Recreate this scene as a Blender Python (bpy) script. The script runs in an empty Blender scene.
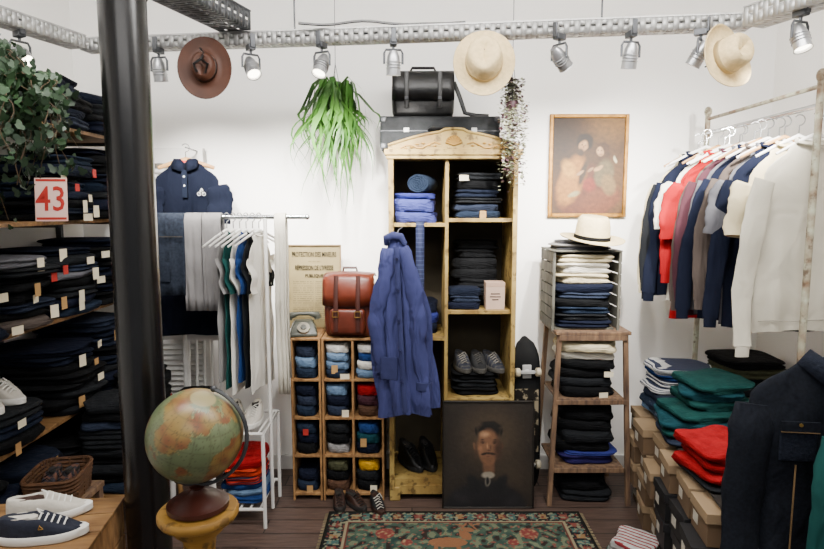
import bpy, bmesh, math, random
from math import sin, cos, pi, radians, copysign, sqrt
from mathutils import Vector, Matrix, Euler, noise
RR = random.Random(11)
CAMZ = 1.64; TH = radians(6.5); FP = 600.0
SC = bpy.context.scene.collection

def W(u, v, Y):
    """world point on the vertical plane y=Y measured from the photograph"""
    dx = (u-412)/FP; dy = (274.5-v)/FP
    t = Y/(cos(TH)+dy*sin(TH))
    return Vector((dx*t, Y, CAMZ+t*(-sin(TH)+dy*cos(TH))))
def WX(u, v, Y): return W(u, v, Y).x
def WZ(u, v, Y): return W(u, v, Y).z

def H(s):
    s = s.lstrip('#')
    r = []
    for i in (0, 2, 4):
        c = int(s[i:i+2], 16)/255
        r.append(c/12.92 if c <= .04045 else ((c+.055)/1.055)**2.4)
    return tuple(r)

# ------------------------------------------------------------ materials
MATS = {}
def M(key, hexc='#808080', rough=.8, metal=0.0, kind='plain', hex2=None, scale=8, bump=.15,
      axis=2, freq=4, duty=.5, var=.25, stretch=(1, 1, 1), emit=0, spec=.4, bscale=None, bst=None, bd=.02):
    if key in MATS: return MATS[key]
    m = bpy.data.materials.new(key); m.use_nodes = True
    nt = m.node_tree; N = nt.nodes; L = nt.links
    b = N['Principled BSDF']
    b.inputs['Roughness'].default_value = rough
    b.inputs['Metallic'].default_value = metal
    b.inputs['Specular IOR Level'].default_value = spec
    col = H(hexc)
    tc = N.new('ShaderNodeTexCoord')
    mp = N.new('ShaderNodeMapping'); mp.inputs['Scale'].default_value = stretch
    L.new(tc.outputs['Object'], mp.inputs['Vector'])
    nz = N.new('ShaderNodeTexNoise'); nz.inputs['Scale'].default_value = scale
    nz.inputs['Detail'].default_value = 5
    L.new(mp.outputs['Vector'], nz.inputs['Vector'])
    def mix(f, a, c):
        x = N.new('ShaderNodeMix'); x.data_type = 'RGBA'
        if isinstance(f, (int, float)): x.inputs[0].default_value = f
        else: L.new(f, x.inputs[0])
        for s, i in ((a, 6), (c, 7)):
            if isinstance(s, tuple): x.inputs[i].default_value = (*s[:3], 1)
            else: L.new(s, x.inputs[i])
        return x.outputs[2]
    dark = tuple(c*(1-var) for c in col); lite = tuple(min(1, c*(1+var)+.002) for c in col)
    ramp = N.new('ShaderNodeMapRange')
    ramp.inputs['From Min'].default_value = .3; ramp.inputs['From Max'].default_value = .7
    L.new(nz.outputs['Fac'], ramp.inputs['Value'])
    base = mix(ramp.outputs['Result'], dark, lite)
    if kind in ('wood', 'worn'):
        base = mix(ramp.outputs['Result'], H(hex2) if hex2 else dark, lite)
    if kind in ('worn', 'blotch'):
        n3 = N.new('ShaderNodeTexNoise'); n3.inputs['Scale'].default_value = 26 if kind == 'worn' else scale; n3.inputs['Detail'].default_value = 6
        L.new(tc.outputs['Object'], n3.inputs['Vector'])
        r3 = N.new('ShaderNodeMapRange'); r3.inputs['From Min'].default_value = .55 if kind == 'worn' else .5; r3.inputs['From Max'].default_value = .64 if kind == 'worn' else .54
        r3.inputs['To Max'].default_value = .8
        L.new(n3.outputs['Fac'], r3.inputs['Value'])
        base = mix(r3.outputs['Result'], base, tuple(q*.45 for q in H(hex2)) if kind == 'worn' else H(hex2))
    if kind == 'stripe':
        sp = N.new('ShaderNodeSeparateXYZ'); L.new(tc.outputs['Object'], sp.inputs[0])
        a = N.new('ShaderNodeMath'); a.operation = 'MULTIPLY'; a.inputs[1].default_value = freq
        L.new(sp.outputs[axis], a.inputs[0])
        fr = N.new('ShaderNodeMath'); fr.operation = 'FRACT'; L.new(a.outputs[0], fr.inputs[0])
        gt = N.new('ShaderNodeMath'); gt.operation = 'GREATER_THAN'; gt.inputs[1].default_value = duty
        L.new(fr.outputs[0], gt.inputs[0])
        base = mix(gt.outputs[0], base, H(hex2))
    if kind == 'vcol':
        at = N.new('ShaderNodeAttribute'); at.attribute_name = 'Col'
        base = at.outputs['Color']
    if kind == 'planks':
        br = N.new('ShaderNodeTexBrick'); L.new(tc.outputs['Object'], br.inputs['Vector'])
        br.inputs['Scale'].default_value = 1
        br.inputs['Brick Width'].default_value = 1.5; br.inputs['Row Height'].default_value = .13
        br.inputs['Mortar Size'].default_value = .004
        br.inputs['Color1'].default_value = (*H(hexc), 1); br.inputs['Color2'].default_value = (*H(hex2), 1)
        br.inputs['Mortar'].default_value = (.01, .008, .006, 1)
        mm = N.new('ShaderNodeMix'); mm.data_type = 'RGBA'; mm.blend_type = 'MULTIPLY'
        mm.inputs[0].default_value = .7
        L.new(br.outputs['Color'], mm.inputs[6])
        g = mix(ramp.outputs['Result'], (.45, .45, .45), (1.1, 1.1, 1.1))
        L.new(g, mm.inputs[7]); base = mm.outputs[2]
    if isinstance(base, tuple): b.inputs['Base Color'].default_value = (*base, 1)
    else: L.new(base, b.inputs['Base Color'])
    if emit:
        b.inputs['Emission Color'].default_value = (*col, 1); b.inputs['Emission Strength'].default_value = emit
    if bump:
        bp = N.new('ShaderNodeBump'); bp.inputs['Strength'].default_value = bump
        bp.inputs['Distance'].default_value = bd
        if bst:
            m2 = N.new('ShaderNodeMapping'); m2.inputs['Scale'].default_value = bst
            L.new(tc.outputs['Object'], m2.inputs['Vector'])
            n2 = N.new('ShaderNodeTexNoise'); n2.inputs['Scale'].default_value = 1; n2.inputs['Detail'].default_value = 2.5
            n2.inputs['Distortion'].default_value = .6
            L.new(m2.outputs['Vector'], n2.inputs['Vector']); L.new(n2.outputs['Fac'], bp.inputs['Height'])
        elif bscale:
            n2 = N.new('ShaderNodeTexNoise'); n2.inputs['Scale'].default_value = bscale
            L.new(tc.outputs['Object'], n2.inputs['Vector']); L.new(n2.outputs['Fac'], bp.inputs['Height'])
        else: L.new(nz.outputs['Fac'], bp.inputs['Height'])
        L.new(bp.outputs['Normal'], b.inputs['Normal'])
    MATS[key] = m
    return m

CLO = dict(navy='#0d1222', black='#0a0b0d', charcoal='#17191c', denim='#1a2434', indigo='#101624', white='#cfccc4', cream='#c4b897', ivory='#c6c1b3',
           grey='#56565b', lightgrey='#838180', red='#8e0d15', green='#15403d', teal='#123b43', blue='#1b3668', lightblue='#5d7591',
           yellow='#b98a18', brown='#4a3427', maroon='#3f232b', violet='#393f7a', royal='#2a3070', olive='#3c3d2b',
           taupe='#4e4540', slate='#232a3a', purple='#221c4c', orange='#b3331b')
def cloth(n):
    return M('cloth_'+n, CLO[n], .92, kind='plain', scale=5, bump=.55, var=.2, bscale=9, spec=.12)
def hcloth(n):
    return M('hanging_cloth_'+n, CLO[n], .92, kind='plain', scale=5, bump=.7, var=.12, bst=(10, 10, 3.4), bd=.04, spec=.12)
STR_NW = M('cloth_stripe_navy_white', '#b4b4b2', .9, kind='stripe', hex2='#1f2740', axis=2, freq=4, duty=.6, bump=.2)
STR_RN = M('cloth_stripe_red_navy', '#a82216', .9, kind='stripe', hex2='#181b30', axis=2, freq=3, duty=.66, bump=.2)
WOOD = M('wood_oak', '#a8814f', .6, kind='wood', hex2='#7c5730', scale=5, stretch=(1, 1, 9), bump=.1)
WOODH = M('wood_oak_horizontal', '#7b5c36', .6, kind='wood', hex2='#573b22', scale=5, stretch=(1, 8, 9), bump=.1)
WOODD = M('wood_dark_worn', '#735a42', .7, kind='wood', hex2='#43312a', scale=6, stretch=(8, 8, 1.2), bump=.2)
PINE = M('wood_crate_pine', '#946f45', .7, kind='wood', hex2='#654628', scale=6, stretch=(6, 6, 2), bump=.15)
STEEL = M('galvanised_steel', '#a8a8a6', .5, metal=.4, scale=12, var=.15, bump=.03)
STEELD = M('dull_steel', '#4c4e51', .5, metal=.7, scale=12, var=.3, bump=.08)
CHROME = M('brushed_chrome', '#b8babc', .25, metal=1, scale=20, var=.1, bump=0)
WHITEP = M('white_paint', '#d6d4d0', .55, scale=9, var=.06, bump=.05)
BLACKM = M('black_enamel', '#050506', .26, scale=5, var=.3, bump=.05, spec=.45)
RUBW = M('white_rubber', '#d0cec8', .6, var=.05, bump=0)
TAGM = M('tag_paper', '#d8cdb2', .8, var=.08, bump=0)
TAGK = M('tag_kraft', '#a98352', .8, var=.1, bump=0)
LEATH = M('leather_cognac', '#4c1c0e', .42, scale=14, var=.3, bump=.15)
LEATHD = M('leather_dark_strap', '#34130b', .45, scale=14, var=.25, bump=.1)
LEATHB = M('leather_black', '#0b0b0c', .38, scale=25, var=.3, bump=.15)
BRASS = M('brass', '#b08d4a', .35, metal=.9, var=.15, bump=0)
STRAW = M('straw_cream', '#c9b284', .85, scale=60, var=.12, bump=.2)
VC = M('painted_colours', kind='vcol', rough=.6, bump=.08, scale=60)
RUGM = M('woven_rug', kind='vcol', rough=.98, bump=.5, scale=180, spec=.05)

# ------------------------------------------------------------ mesh builder
class MB:
    def __init__(s): s.v = []; s.f = []; s.m = []
    def box(s, c, d, mi=0, rot=None):
        i = len(s.v); c = Vector(c)
        for z in (-.5, .5):
            for x, y in ((-.5, -.5), (.5, -.5), (.5, .5), (-.5, .5)):
                p = Vector((x*d[0], y*d[1], z*d[2]))
                if rot: p = Euler(rot).to_matrix() @ p
                s.v.append(c+p)
        for q in ((0, 3, 2, 1), (4, 5, 6, 7), (0, 1, 5, 4), (1, 2, 6, 5), (2, 3, 7, 6), (3, 0, 4, 7)):
            s.f.append([i+k for k in q]); s.m.append(mi)
        return s
    def b2(s, x0, x1, y0, y1, z0, z1, mi=0):
        return s.box(((x0+x1)/2, (y0+y1)/2, (z0+z1)/2), (abs(x1-x0), abs(y1-y0), abs(z1-z0)), mi)
    def poly(s, pts, mi=0):
        i = len(s.v); s.v += [Vector(p) for p in pts]; s.f.append(list(range(i, i+len(pts)))); s.m.append(mi); return s
    def loft(s, rings, c0=True, c1=True, mi=0, closed=True):
        i = len(s.v); n = len(rings[0])
        for r in rings: s.v += [Vector(p) for p in r]
        for k in range(len(rings)-1):
            for j in range(n if closed else n-1):
                a = i+k*n+j; b = i+k*n+(j+1) % n
                s.f.append([a, b, b+n, a+n]); s.m.append(mi)
        if c0: s.f.append([i+j for j in range(n)][::-1]); s.m.append(mi)
        if c1: s.f.append([i+(len(rings)-1)*n+j for j in range(n)]); s.m.append(mi)
        return s
    def tube(s, path, rad, n=8, mi=0, flat=1.0, cap=True, ref=(0, 1, 0)):
        path = [Vector(p) for p in path]; rings = []
        if not isinstance(rad, (list, tuple)): rad = [rad]*len(path)
        for k, p in enumerate(path):
            a = path[max(k-1, 0)]; b = path[min(k+1, len(path)-1)]
            t = (b-a).normalized(); rf = Vector(ref)
            if abs(t.dot(rf)) > .95: rf = Vector((1, 0, 0)) if abs(t.x) < .9 else Vector((0, 0, 1))
            n1 = t.cross(rf).normalized(); n2 = n1.cross(t).normalized()
            rings.append([p+n1*rad[k]*cos(2*pi*j/n)+n2*rad[k]*flat*sin(2*pi*j/n) for j in range(n)])
        return s.loft(rings, cap, cap, mi)
    def cyl(s, c, r, h, n=20, mi=0, r2=None):
        c = Vector(c); return s.tube([c, c+Vector((0, 0, h))], [r, r if r2 is None else r2], n, mi)
    def lathe(s, prof, n=28, c=(0, 0, 0), mi=0, sx=1, sy=1, c0=True, c1=True):
        c = Vector(c)
        return s.loft([[c+Vector((r*sx*cos(2*pi*j/n), r*sy*sin(2*pi*j/n), z)) for j in range(n)] for r, z in prof], c0, c1, mi)
    def ell(s, c, r, n=14, m=9, mi=0):
        if not isinstance(r, (tuple, list)): r = (r, r, r)
        c = Vector(c); rings = []
        for k in range(m+1):
            a = -pi/2+pi*(k/m*.98+.01)
            rings.append([c+Vector((r[0]*cos(a)*cos(2*pi*j/n), r[1]*cos(a)*sin(2*pi*j/n), r[2]*sin(a))) for j in range(n)])
        return s.loft(rings, True, True, mi)
    def rbox(s, c, d, rc=.02, mi=0, seg=3, bulge=0):
        """box with rounded edges and corners"""
        c = Vector(c); hx, hy, hz = d[0]/2, d[1]/2, d[2]/2; rc = min(rc, hx*.95, hy*.95, hz*.95)
        zz = []
        for k in range(seg+1):
            a = pi/2*k/seg
            zz.append((-hz+rc*(1-cos(a)), rc*(1-sin(a))))
        mid = [(-hz+rc+(2*hz-2*rc)*k/4, 0) for k in range(1, 4)]
        zz = zz+mid+[(-z, i) for z, i in zz[::-1]]
        rings = []
        for z, ins in zz:
            x = hx-ins; y = hy-ins; r2 = max(rc-ins, .0008); ring = []
            bl = 1+bulge*(1-(z/hz)**2)
            for q, (sx, sy) in enumerate(((1, 1), (-1, 1), (-1, -1), (1, -1))):
                for k in range(seg+1):
                    a = pi/2*q+pi/2*k/seg
                    ring.append(c+Vector(((sx*(x-r2)+r2*cos(a))*bl, (sy*(y-r2)+r2*sin(a))*bl, z)))
            rings.append(ring)
        return s.loft(rings, True, True, mi)
    def make(s, name, mats, parent=None, loc=(0, 0, 0), rot=(0, 0, 0), bev=0, label=None, cat=None, group=None,
             kind=None, solid=0, sub=0, link=True, ang=42, scale=None):
        me = bpy.data.meshes.new(name)
        me.from_pydata([tuple(p) for p in s.v], [], s.f)
        if not isinstance(mats, (list, tuple)): mats = [mats]
        for m in mats: me.materials.append(m)
        me.polygons.foreach_set('material_index', s.m)
        bm = bmesh.new(); bm.from_mesh(me); bmesh.ops.recalc_face_normals(bm, faces=bm.faces); bm.to_mesh(me); bm.free()
        me.polygons.foreach_set('use_smooth', [True]*len(me.polygons))
        me.set_sharp_from_angle(angle=radians(ang))
        o = bpy.data.objects.new(name, me); SC.objects.link(o)
        o.location = loc; o.rotation_euler = rot
        if scale: o.scale = scale
        if parent: o.parent = parent
        if bev:
            md = o.modifiers.new('b', 'BEVEL'); md.width = bev; md.segments = 2; md.limit_method = 'ANGLE'
        if solid:
            md = o.modifiers.new('s', 'SOLIDIFY'); md.thickness = solid; md.offset = 0
        if sub:
            md = o.modifiers.new('u', 'SUBSURF'); md.levels = sub; md.render_levels = sub
        tag(o, label, cat, group, kind)
        return o
def tag(o, label=None, cat=None, group=None, kind=None):
    if label: o['label'] = label
    if cat: o['category'] = cat
    if group: o['group'] = group
    if kind: o['kind'] = kind
    return o
def top(name, label, cat, loc=(0, 0, 0), rot=(0, 0, 0), group=None):
    e = bpy.data.objects.new(name, None); e.empty_display_size = .05; SC.objects.link(e)
    e.location = loc; e.rotation_euler = rot
    return tag(e, label, cat, group)
def clone(o, loc=None, rot=None, par=None, label=None, scale=None):
    n = o.copy(); SC.objects.link(n)
    if loc is not None: n.location = loc
    if rot is not None: n.rotation_euler = rot
    if scale is not None: n.scale = scale
    n.parent = par
    if label: n['label'] = label
    for c in list(o.children): clone(c, par=n)
    return n
def text(body, size, mat, parent, loc, rot=(pi/2, 0, 0), align='CENTER', name='lettering', ext=.0006, sx=1, off=0):
    cu = bpy.data.curves.new('t', 'FONT'); cu.body = body; cu.size = size; cu.align_x = align; cu.extrude = ext
    cu.resolution_u = 2; cu.offset = off
    ob = bpy.data.objects.new('t', cu); SC.objects.link(ob)
    dg = bpy.context.evaluated_depsgraph_get(); dg.update()
    me = bpy.data.meshes.new_from_object(ob.evaluated_get(dg)); bpy.data.objects.remove(ob)
    me.materials.clear(); me.materials.append(mat)
    o = bpy.data.objects.new(name, me); SC.objects.link(o); o.parent = parent; o.location = loc; o.rotation_euler = rot
    o.scale = (sx, 1, 1)
    return o
def paint(name, w, h, nx, nz, fn, mat, parent=None, loc=(0, 0, 0), rot=(0, 0, 0), flat=False, th=.003):
    """vertex painted panel. upright in XZ (facing -Y) or flat in XY"""
    vs = []; fs = []; cs = []
    for k in range(nz+1):
        for j in range(nx+1):
            x = (j/nx-.5)*w; z = k/nz*h
            vs.append((x, z, 0) if flat else (x, 0, z)); cs.append((*fn(x, z), 1))
    for k in range(nz):
        for j in range(nx):
            a = k*(nx+1)+j; fs.append((a, a+1, a+nx+2, a+nx+1))
    me = bpy.data.meshes.new(name); me.from_pydata(vs, [], fs)
    at = me.color_attributes.new('Col', 'FLOAT_COLOR', 'POINT')
    at.data.foreach_set('color', [c for q in cs for c in q])
    me.materials.append(mat)
    o = bpy.data.objects.new(name, me); SC.objects.link(o); o.location = loc; o.rotation_euler = rot
    if parent: o.parent = parent
    md = o.modifiers.new('s', 'SOLIDIFY'); md.thickness = th; md.offset = -1
    return o
def mixc(a, b, t): return tuple(a[i]+(b[i]-a[i])*t for i in range(3))
def ellm(x, z, cx, cz, rx, rz, rot=0, soft=.25):
    dx = x-cx; dz = z-cz
    if rot: dx, dz = dx*cos(rot)+dz*sin(rot), -dx*sin(rot)+dz*cos(rot)
    d = sqrt((dx/rx)**2+(dz/rz)**2)
    return max(0, min(1, (1-d)/soft))
def painter(bg, ops, sc, namp=.35, gain=1.0):
    ops = [(H(o[0]),)+o[1:] for o in ops]; bg = H(bg)
    def fn(x, z):
        x /= sc; z /= sc
        c = bg
        wx = x+.008*noise.noise(Vector((x*14, z*14, 1))); wz = z+.008*noise.noise(Vector((x*14, z*14, 7)))
        for o in ops:
            m = ellm(wx, wz, *o[1:5], rot=o[5] if len(o) > 5 else 0, soft=o[6] if len(o) > 6 else .3)
            if m > 0: c = mixc(c, o[0], m*m*(3-2*m)*(o[7] if len(o) > 7 else 1))
        k = 1+namp*noise.noise(Vector((x*22, z*30, 3)))+namp*.5*noise.noise(Vector((x*70, z*60, 3)))
        return tuple(q*k*gain for q in c)
    return fn

# ------------------------------------------------------------ garments helpers
def fold_mesh(seed, layers, loose=1.0):
    rr = random.Random(seed); mb = MB(); rings = []; n = 36
    offs = [(rr.uniform(-.03, .03)*loose, rr.uniform(-.03, .01), rr.uniform(.94, 1.0)) for _ in range(layers)]
    def foot(sx, sy, z, ox, oy):
        ring = []
        for j in range(n):
            a = 2*pi*j/n; c, s_ = cos(a), sin(a)
            x = copysign(abs(c)**.42, c)*.5*sx; y = copysign(abs(s_)**.42, s_)*.5*sy
            wv = .12*loose*noise.noise(Vector((x*3.5+seed, y*3.5, z*1.4)))
            zz = z+(.11*sin(x*5+seed)+.20*noise.noise(Vector((x*3, y*3, seed+z))))*loose*min(1, z*2.5)*min(1, (1-z)*2.5+.15)
            ring.append(Vector((x*(1+wv)+ox, y*(1+wv)+oy, max(0, min(1, zz)))))
        return ring
    for L in range(layers):
        ox, oy, sc = offs[L]
        for t in (.0, .2, .5, .8):
            bl = 1-.10*(1-sin(pi*min(1, t+.05)))**1.4
            rings.append(foot(sc*bl, sc*bl, (L+t)/layers, ox, oy))
    rings.append(foot(.88, .88, .97, *offs[-1][:2])); rings.append(foot(.7, .7, 1, *offs[-1][:2])); rings.append(foot(.4, .4, 1, *offs[-1][:2])); rings.append(foot(.12, .12, .98, *offs[-1][:2]))
    mb.loft(rings)
    o = mb.make('foldtmp', cloth('navy'), ang=80); me = o.data; bpy.data.objects.remove(o); me.name = 'folded_textile'
    return me
FOLDS = [fold_mesh(i+1, (1, 2, 2, 1, 3, 1)[i], (1, 1, .7, 1.5, 1, 2.2)[i]) for i in range(6)]
def fold(kind, x, y, z, w, d, h, mat, rz=0, label='', group=None, var=None, rx=0, cat='folded clothing'):
    me = RR.choice(FOLDS[:4]) if var is None else FOLDS[var]
    o = bpy.data.objects.new(kind, me); SC.objects.link(o)
    o.location = (x, y, z); o.scale = (w, d, h); o.rotation_euler = (rx, 0, rz)
    o.material_slots[0].link = 'OBJECT'; o.material_slots[0].material = mat if not isinstance(mat, str) else cloth(mat)
    return tag(o, label, cat, group)
def tagmesh(w, h, m):
    o = MB().box((0, 0, 0), (w, .0015, h)).make('t', m); me = o.data; bpy.data.objects.remove(o); me.name = 'price_tag'; return me
TAGS = [tagmesh(.038, .05, TAGM), tagmesh(.034, .048, TAGK), tagmesh(.05, .03, TAGM), tagmesh(.03, .035, M('tag_red', '#a3261f', .7, bump=0))]
def addtag(o, rr=RR, big=1.0):
    t = bpy.data.objects.new('price_tag', rr.choice(TAGS[:3]+TAGS)); SC.objects.link(t); t.parent = o
    t.location = (rr.uniform(-.36, .36), -.54, rr.uniform(.1, .5)); t.scale = (big/o.scale[0], 1/o.scale[1], big/o.scale[2])
    t['label'] = 'small paper price tag hanging at the fold'
def stack(kind, x, y, z, w, d, items, where, group, rz=0, tags=0, jit=.012, cat='folded clothing', rj=.05, var=None, big=1.0):
    """items: list of (colour, height)"""
    for cname, h in items:
        mt = cname if not isinstance(cname, str) else cloth(cname)
        nm = cname if isinstance(cname, str) else 'striped'
        nm = {'lightgrey': 'light grey', 'lightblue': 'light blue', 'denim': 'dark denim', 'indigo': 'dark indigo'}.get(nm, nm)
        kn = kind.replace('folded_', '').replace('_', ' ')
        if nm == 'striped': kn = kn.replace('striped ', '')
        o = fold(kind, x+RR.uniform(-jit, jit), y+RR.uniform(-jit, jit), z, w*RR.uniform(.9, 1), d*RR.uniform(.92, 1), h*.99, mt,
                 rz+RR.uniform(-rj, rj), f"folded {nm} {kn} stacked {where}", group, cat=cat, var=var)
        if RR.random() < tags: addtag(o, big=big)
        z += h
    return z

def garment(w=.5, L=.7, hd=.05, sl=.55, sw=.075, out=.10, seed=1, neck=.075, folds=3, famp=.35, hem=1.0, slope=.095, N=56, sleeve_end=.6, flat=.45):
    mb = MB(); rr = random.Random(seed); ph = rr.uniform(0, 6)
    prof = [(0, neck, .35), (-.010, neck+.025, .45), (-slope*.35, w*.27, .5), (-slope*.6, w*.36, .6), (-slope*.85, w*.425, .7), (-slope-.01, w*.46, .8), (-slope-.06, w*.47, .9)]
    z0 = -slope-.06
    prof += [(z0-(L+z0)*k/18, w*(.47-.02*sin(min(1, k/9)*pi)+(.5*hem-.47)*k/18), 1) for k in range(1, 19)]
    rings = []
    for z, hw, dp in prof:
        ring = []; fall = min(1, max(0, (-z-.03)/.3))
        for j in range(N):
            a = 2*pi*j/N; c, s_ = cos(a), sin(a)
            x = hw*copysign(abs(c)**.75, c)
            wave = sin(folds*2*pi*x/w+ph+.9*sin(z*4+seed))+.5*sin(folds*4.3*pi*x/w+ph*2-z*5)+.3*sin(folds*9*pi*x/w+ph+z*3)
            y = hd*dp*copysign(abs(s_)**.7, s_)+hd*famp*fall*wave
            y += .012*noise.noise(Vector((x*9, z*7, seed)))
            zz = z+(.018*noise.noise(Vector((x*7, seed, 2)))-.012*abs(x/w)*(-z > L*.95) if z < -L*.9 else 0)
            ring.append(Vector((x*(1+.04*fall*sin(z*9+seed)), y, zz)))
        rings.append(ring)
    mb.loft(rings)
    for sd in (-1, 1):
        st = Vector((sd*w*.40, 0, -slope-sw*.60)); pts = []; rad = []
        o_ = out*rr.uniform(.6, 1.25); K = 17; kick = rr.uniform(-.03, .03)
        for k in range(K):
            f = k/(K-1)
            pts.append(st+Vector((sd*(w*.06+o_*sin(min(1, f*1.25)*pi/2)+kick*max(0, f-.45)), -.010-.035*f+.008*sin(f*9+seed), -sl*f*(1-.12*(1-f)))))
            rad.append((sw*(.75+.25*min(1, f*7))+(sw*sleeve_end-sw)*f)*(1+.05*sin(f*17+seed*2)+.04*sin(f*37+seed)))
        mb.tube(pts, rad, 18, 0, flat)
        if sl > .4:
            e_ = pts[-1]; mb.tube([e_, e_+Vector((0, 0, -.045))], [sw*sleeve_end*.82, sw*sleeve_end*.78], 16, 0, flat*1.1)
    return mb
def collar_ring(parent, neck, mat, z=.0, hd=.02, name='collar', th=.008):
    pts = [Vector((neck*1.02*cos(2*pi*k/20), hd*sin(2*pi*k/20)-.004, z+.012*cos(2*pi*k/20)**2-(.012 if sin(2*pi*k/20) < 0 else 0))) for k in range(21)]
    return MB().tube(pts, th, 6).make(name, mat, parent)
def hanger_parts(mat, hookmat, w=.38, slope=.07, name='hanger', label='plain wooden clothes hanger', loc=(0, 0, 0), rot=(0, 0, 0), group=None, th=.009):
    e = top('clothes_hanger', label, 'hanger', loc, rot, group)
    MB().tube([(-w/2, 0, -slope), (-w/4, 0, -slope*.45), (0, 0, 0), (w/4, 0, -slope*.45), (w/2, 0, -slope)], [th*.8, th, th*1.2, th, th*.8], 8, flat=.6).make('hanger_shoulders', mat, e)
    hk = [(0, 0, 0), (0, 0, .04)]+[(.022*cos(a), 0, .064+.022*sin(a)) for a in [radians(d) for d in range(-90, 170, 26)]]
    MB().tube(hk, .0026, 6).make('hanger_hook', hookmat, e)
    return e

# ============================================================ ROOM
XL, XR, YB, ZC = -1.98, 2.12, 3.62, 2.98
WALLM = M('white_plaster', '#f6f4f0', .85, scale=2.2, var=.02, bump=.06)
FLOORM = M('old_floorboards', '#5e4b43', .5, kind='planks', hex2='#463730', scale=9, stretch=(1, 7, 1), bump=.15)
def st(name, mb, mat): return mb.make(name, mat, kind='structure')
st('floor', MB().b2(XL-.1, XR+.1, -1.2, YB+.1, -.1, 0), FLOORM)
st('ceiling', MB().b2(XL-.1, XR+.1, -1.2, YB+.1, ZC, ZC+.1), WALLM)
st('wall_back', MB().b2(XL-.1, XR+.1, YB, YB+.1, 0, ZC), WALLM)
st('wall_left', MB().b2(XL-.1, XL, -1.2, YB, 0, ZC), WALLM)
st('wall_right', MB().b2(XR, XR+.1, -1.2, YB, 0, ZC), WALLM)
st('baseboard_back', MB().b2(XL, XR, YB-.015, YB, 0, .09), WHITEP)

# iron pipe column
e = top('iron_column', 'glossy black painted cast iron pipe column', 'column', (-.925, 2.0, 0))
MB().cyl((0, 0, 0), .073, ZC, 40).make('pipe', BLACKM, e)
MB().lathe([(.12, 0), (.12, .02), (.09, .03), (.085, .06), (.074, .07)], 40).make('base_flange', BLACKM, e)
MB().lathe([(.074, 2.30), (.078, 2.305), (.078, 2.34), (.074, 2.345)], 40, c0=False, c1=False).make('pipe_collar', BLACKM, e)

# ------------------------------------------------------------ cable tray
def tray(name, a, b, w, h, mat, label, rods=()):
    a = Vector(a); b = Vector(b); d = b-a; Ln = d.length; ang = math.atan2(d.y, d.x)
    e = top(name, label, 'cable tray', a, (0, 0, ang))
    mb = MB(); p = .044; n = int(Ln/p)
    def plate(f, rows):
        """f(s,t)->point, t 0..1 across"""
        for k in range(n):
            s0 = k*p; s1 = s0+.022; s2 = s0+p
            mb.poly([f(s0, 0), f(s1, 0), f(s1, 1), f(s0, 1)])
            for t0, t1 in rows:
                mb.poly([f(s1, t0), f(s2, t0), f(s2, t1), f(s1, t1)])
    side = ((0, .43), (.57, 1))
    plate(lambda s, t: (s, -w/2, (t-.5)*h), side); plate(lambda s, t: (s, w/2, (t-.5)*h), side); plate(lambda s, t: (s, (t-.5)*w, -h/2), ((0, .25), (.34, .66), (.75, 1)))
    mb.make('perforated_channel', mat, e, solid=.0025)
    lip = MB().b2(0, n*p, -w/2-.004, -w/2+.012, h/2-.003, h/2+.003).b2(0, n*p, w/2-.012, w/2+.004, h/2-.003, h/2+.003)
    lip.make('folded_lip', mat, e)
    for s in rods:
        MB().cyl((s, 0, -h/2), .004, ZC-a.z+h/2, 8).make('threaded_rod', STEELD, e)
    return e
TZ = 2.39
TA = (-1.54, 2.935, TZ); TB = (1.40, 2.565, TZ)
tray('cable_tray', TA, TB, .08, .052, STEEL, 'perforated galvanised cable tray hung along the back', rods=(1.02, 2.36))
tray('cable_tray', (-1.54, 2.87, TZ), (-1.85, 1.75, TZ), .09, .055, STEEL, 'perforated galvanised cable tray running down the side')
tray('cable_tray', (1.37, 2.505, TZ), (1.64, 1.75, TZ), .11, .07, STEEL, 'wide perforated galvanised cable tray with lamps')
tray('cable_tray', (-.79, 2.80, TZ+.07), (-1.12, 1.7, TZ+.07), .15, .08, STEELD, 'dark perforated steel channel beside the iron column', rods=(.5,))
pts = [(WX(u, 30, 2.7), 2.72+.01*sin(u*.1), TZ+.036+.012*sin(u*.03)**2) for u in range(298, 470, 8)]
MB().tube(pts, .006, 6).make('power_cable', BLACKM, label='black power cable lying over the cable tray', cat='cable')

# ------------------------------------------------------------ spot lamps
BULB = M('lamp_glow', '#fff4dd', emit=14, bump=0)
LAMPM = M('lamp_aluminium', '#a5a6a8', .35, metal=.8, var=.1, bump=0)
lamp = top('spot_lamp', 'silver cylindrical spot lamp clipped to the cable tray', 'lamp', (0, 0, 0), group='spot lamps on the cable trays')
MB().box((0, 0, -.045), (.03, .05, .025)).box((0, -.028, -.02), (.022, .008, .06)).make('clamp', STEELD, lamp, bev=.002)
MB().tube([(0, 0, -.055), (0, 0, -.075)], .006, 8).tube([(-.04, 0, -.135), (-.04, 0, -.09), (-.032, 0, -.075), (.032, 0, -.075), (.04, 0, -.09), (.04, 0, -.135)], .005, 8).make('yoke', STEELD, lamp)
sh = MB().lathe([(.002, .045), (.016, .045), (.019, .038), (.026, .022), (.029, .0), (.031, -.055), (.033, -.057), (.029, -.055), (.026, -.02)], 24, c0=True, c1=False)
for k in range(3): sh.lathe([(.0295, .0-k*.012), (.034, -.002-k*.012), (.0295, -.005-k*.012)], 24, c0=False, c1=False)
shade = sh.make('lamp_shade', LAMPM, lamp, (0, 0, -.125))
MB().lathe([(.001, -.050), (.018, -.051), (.028, -.046)], 20, c0=True, c1=False).make('bulb', BULB, shade)
lamps = []
def on_tray(u):
    for k in range(400):
        f = k/399; x = TA[0]+(TB[0]-TA[0])*f; y = TA[1]+(TB[1]-TA[1])*f
        if 412+FP*x/(y*cos(TH)-(TZ-CAMZ)*sin(TH)) >= u: return Vector((x, y, TZ))
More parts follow.
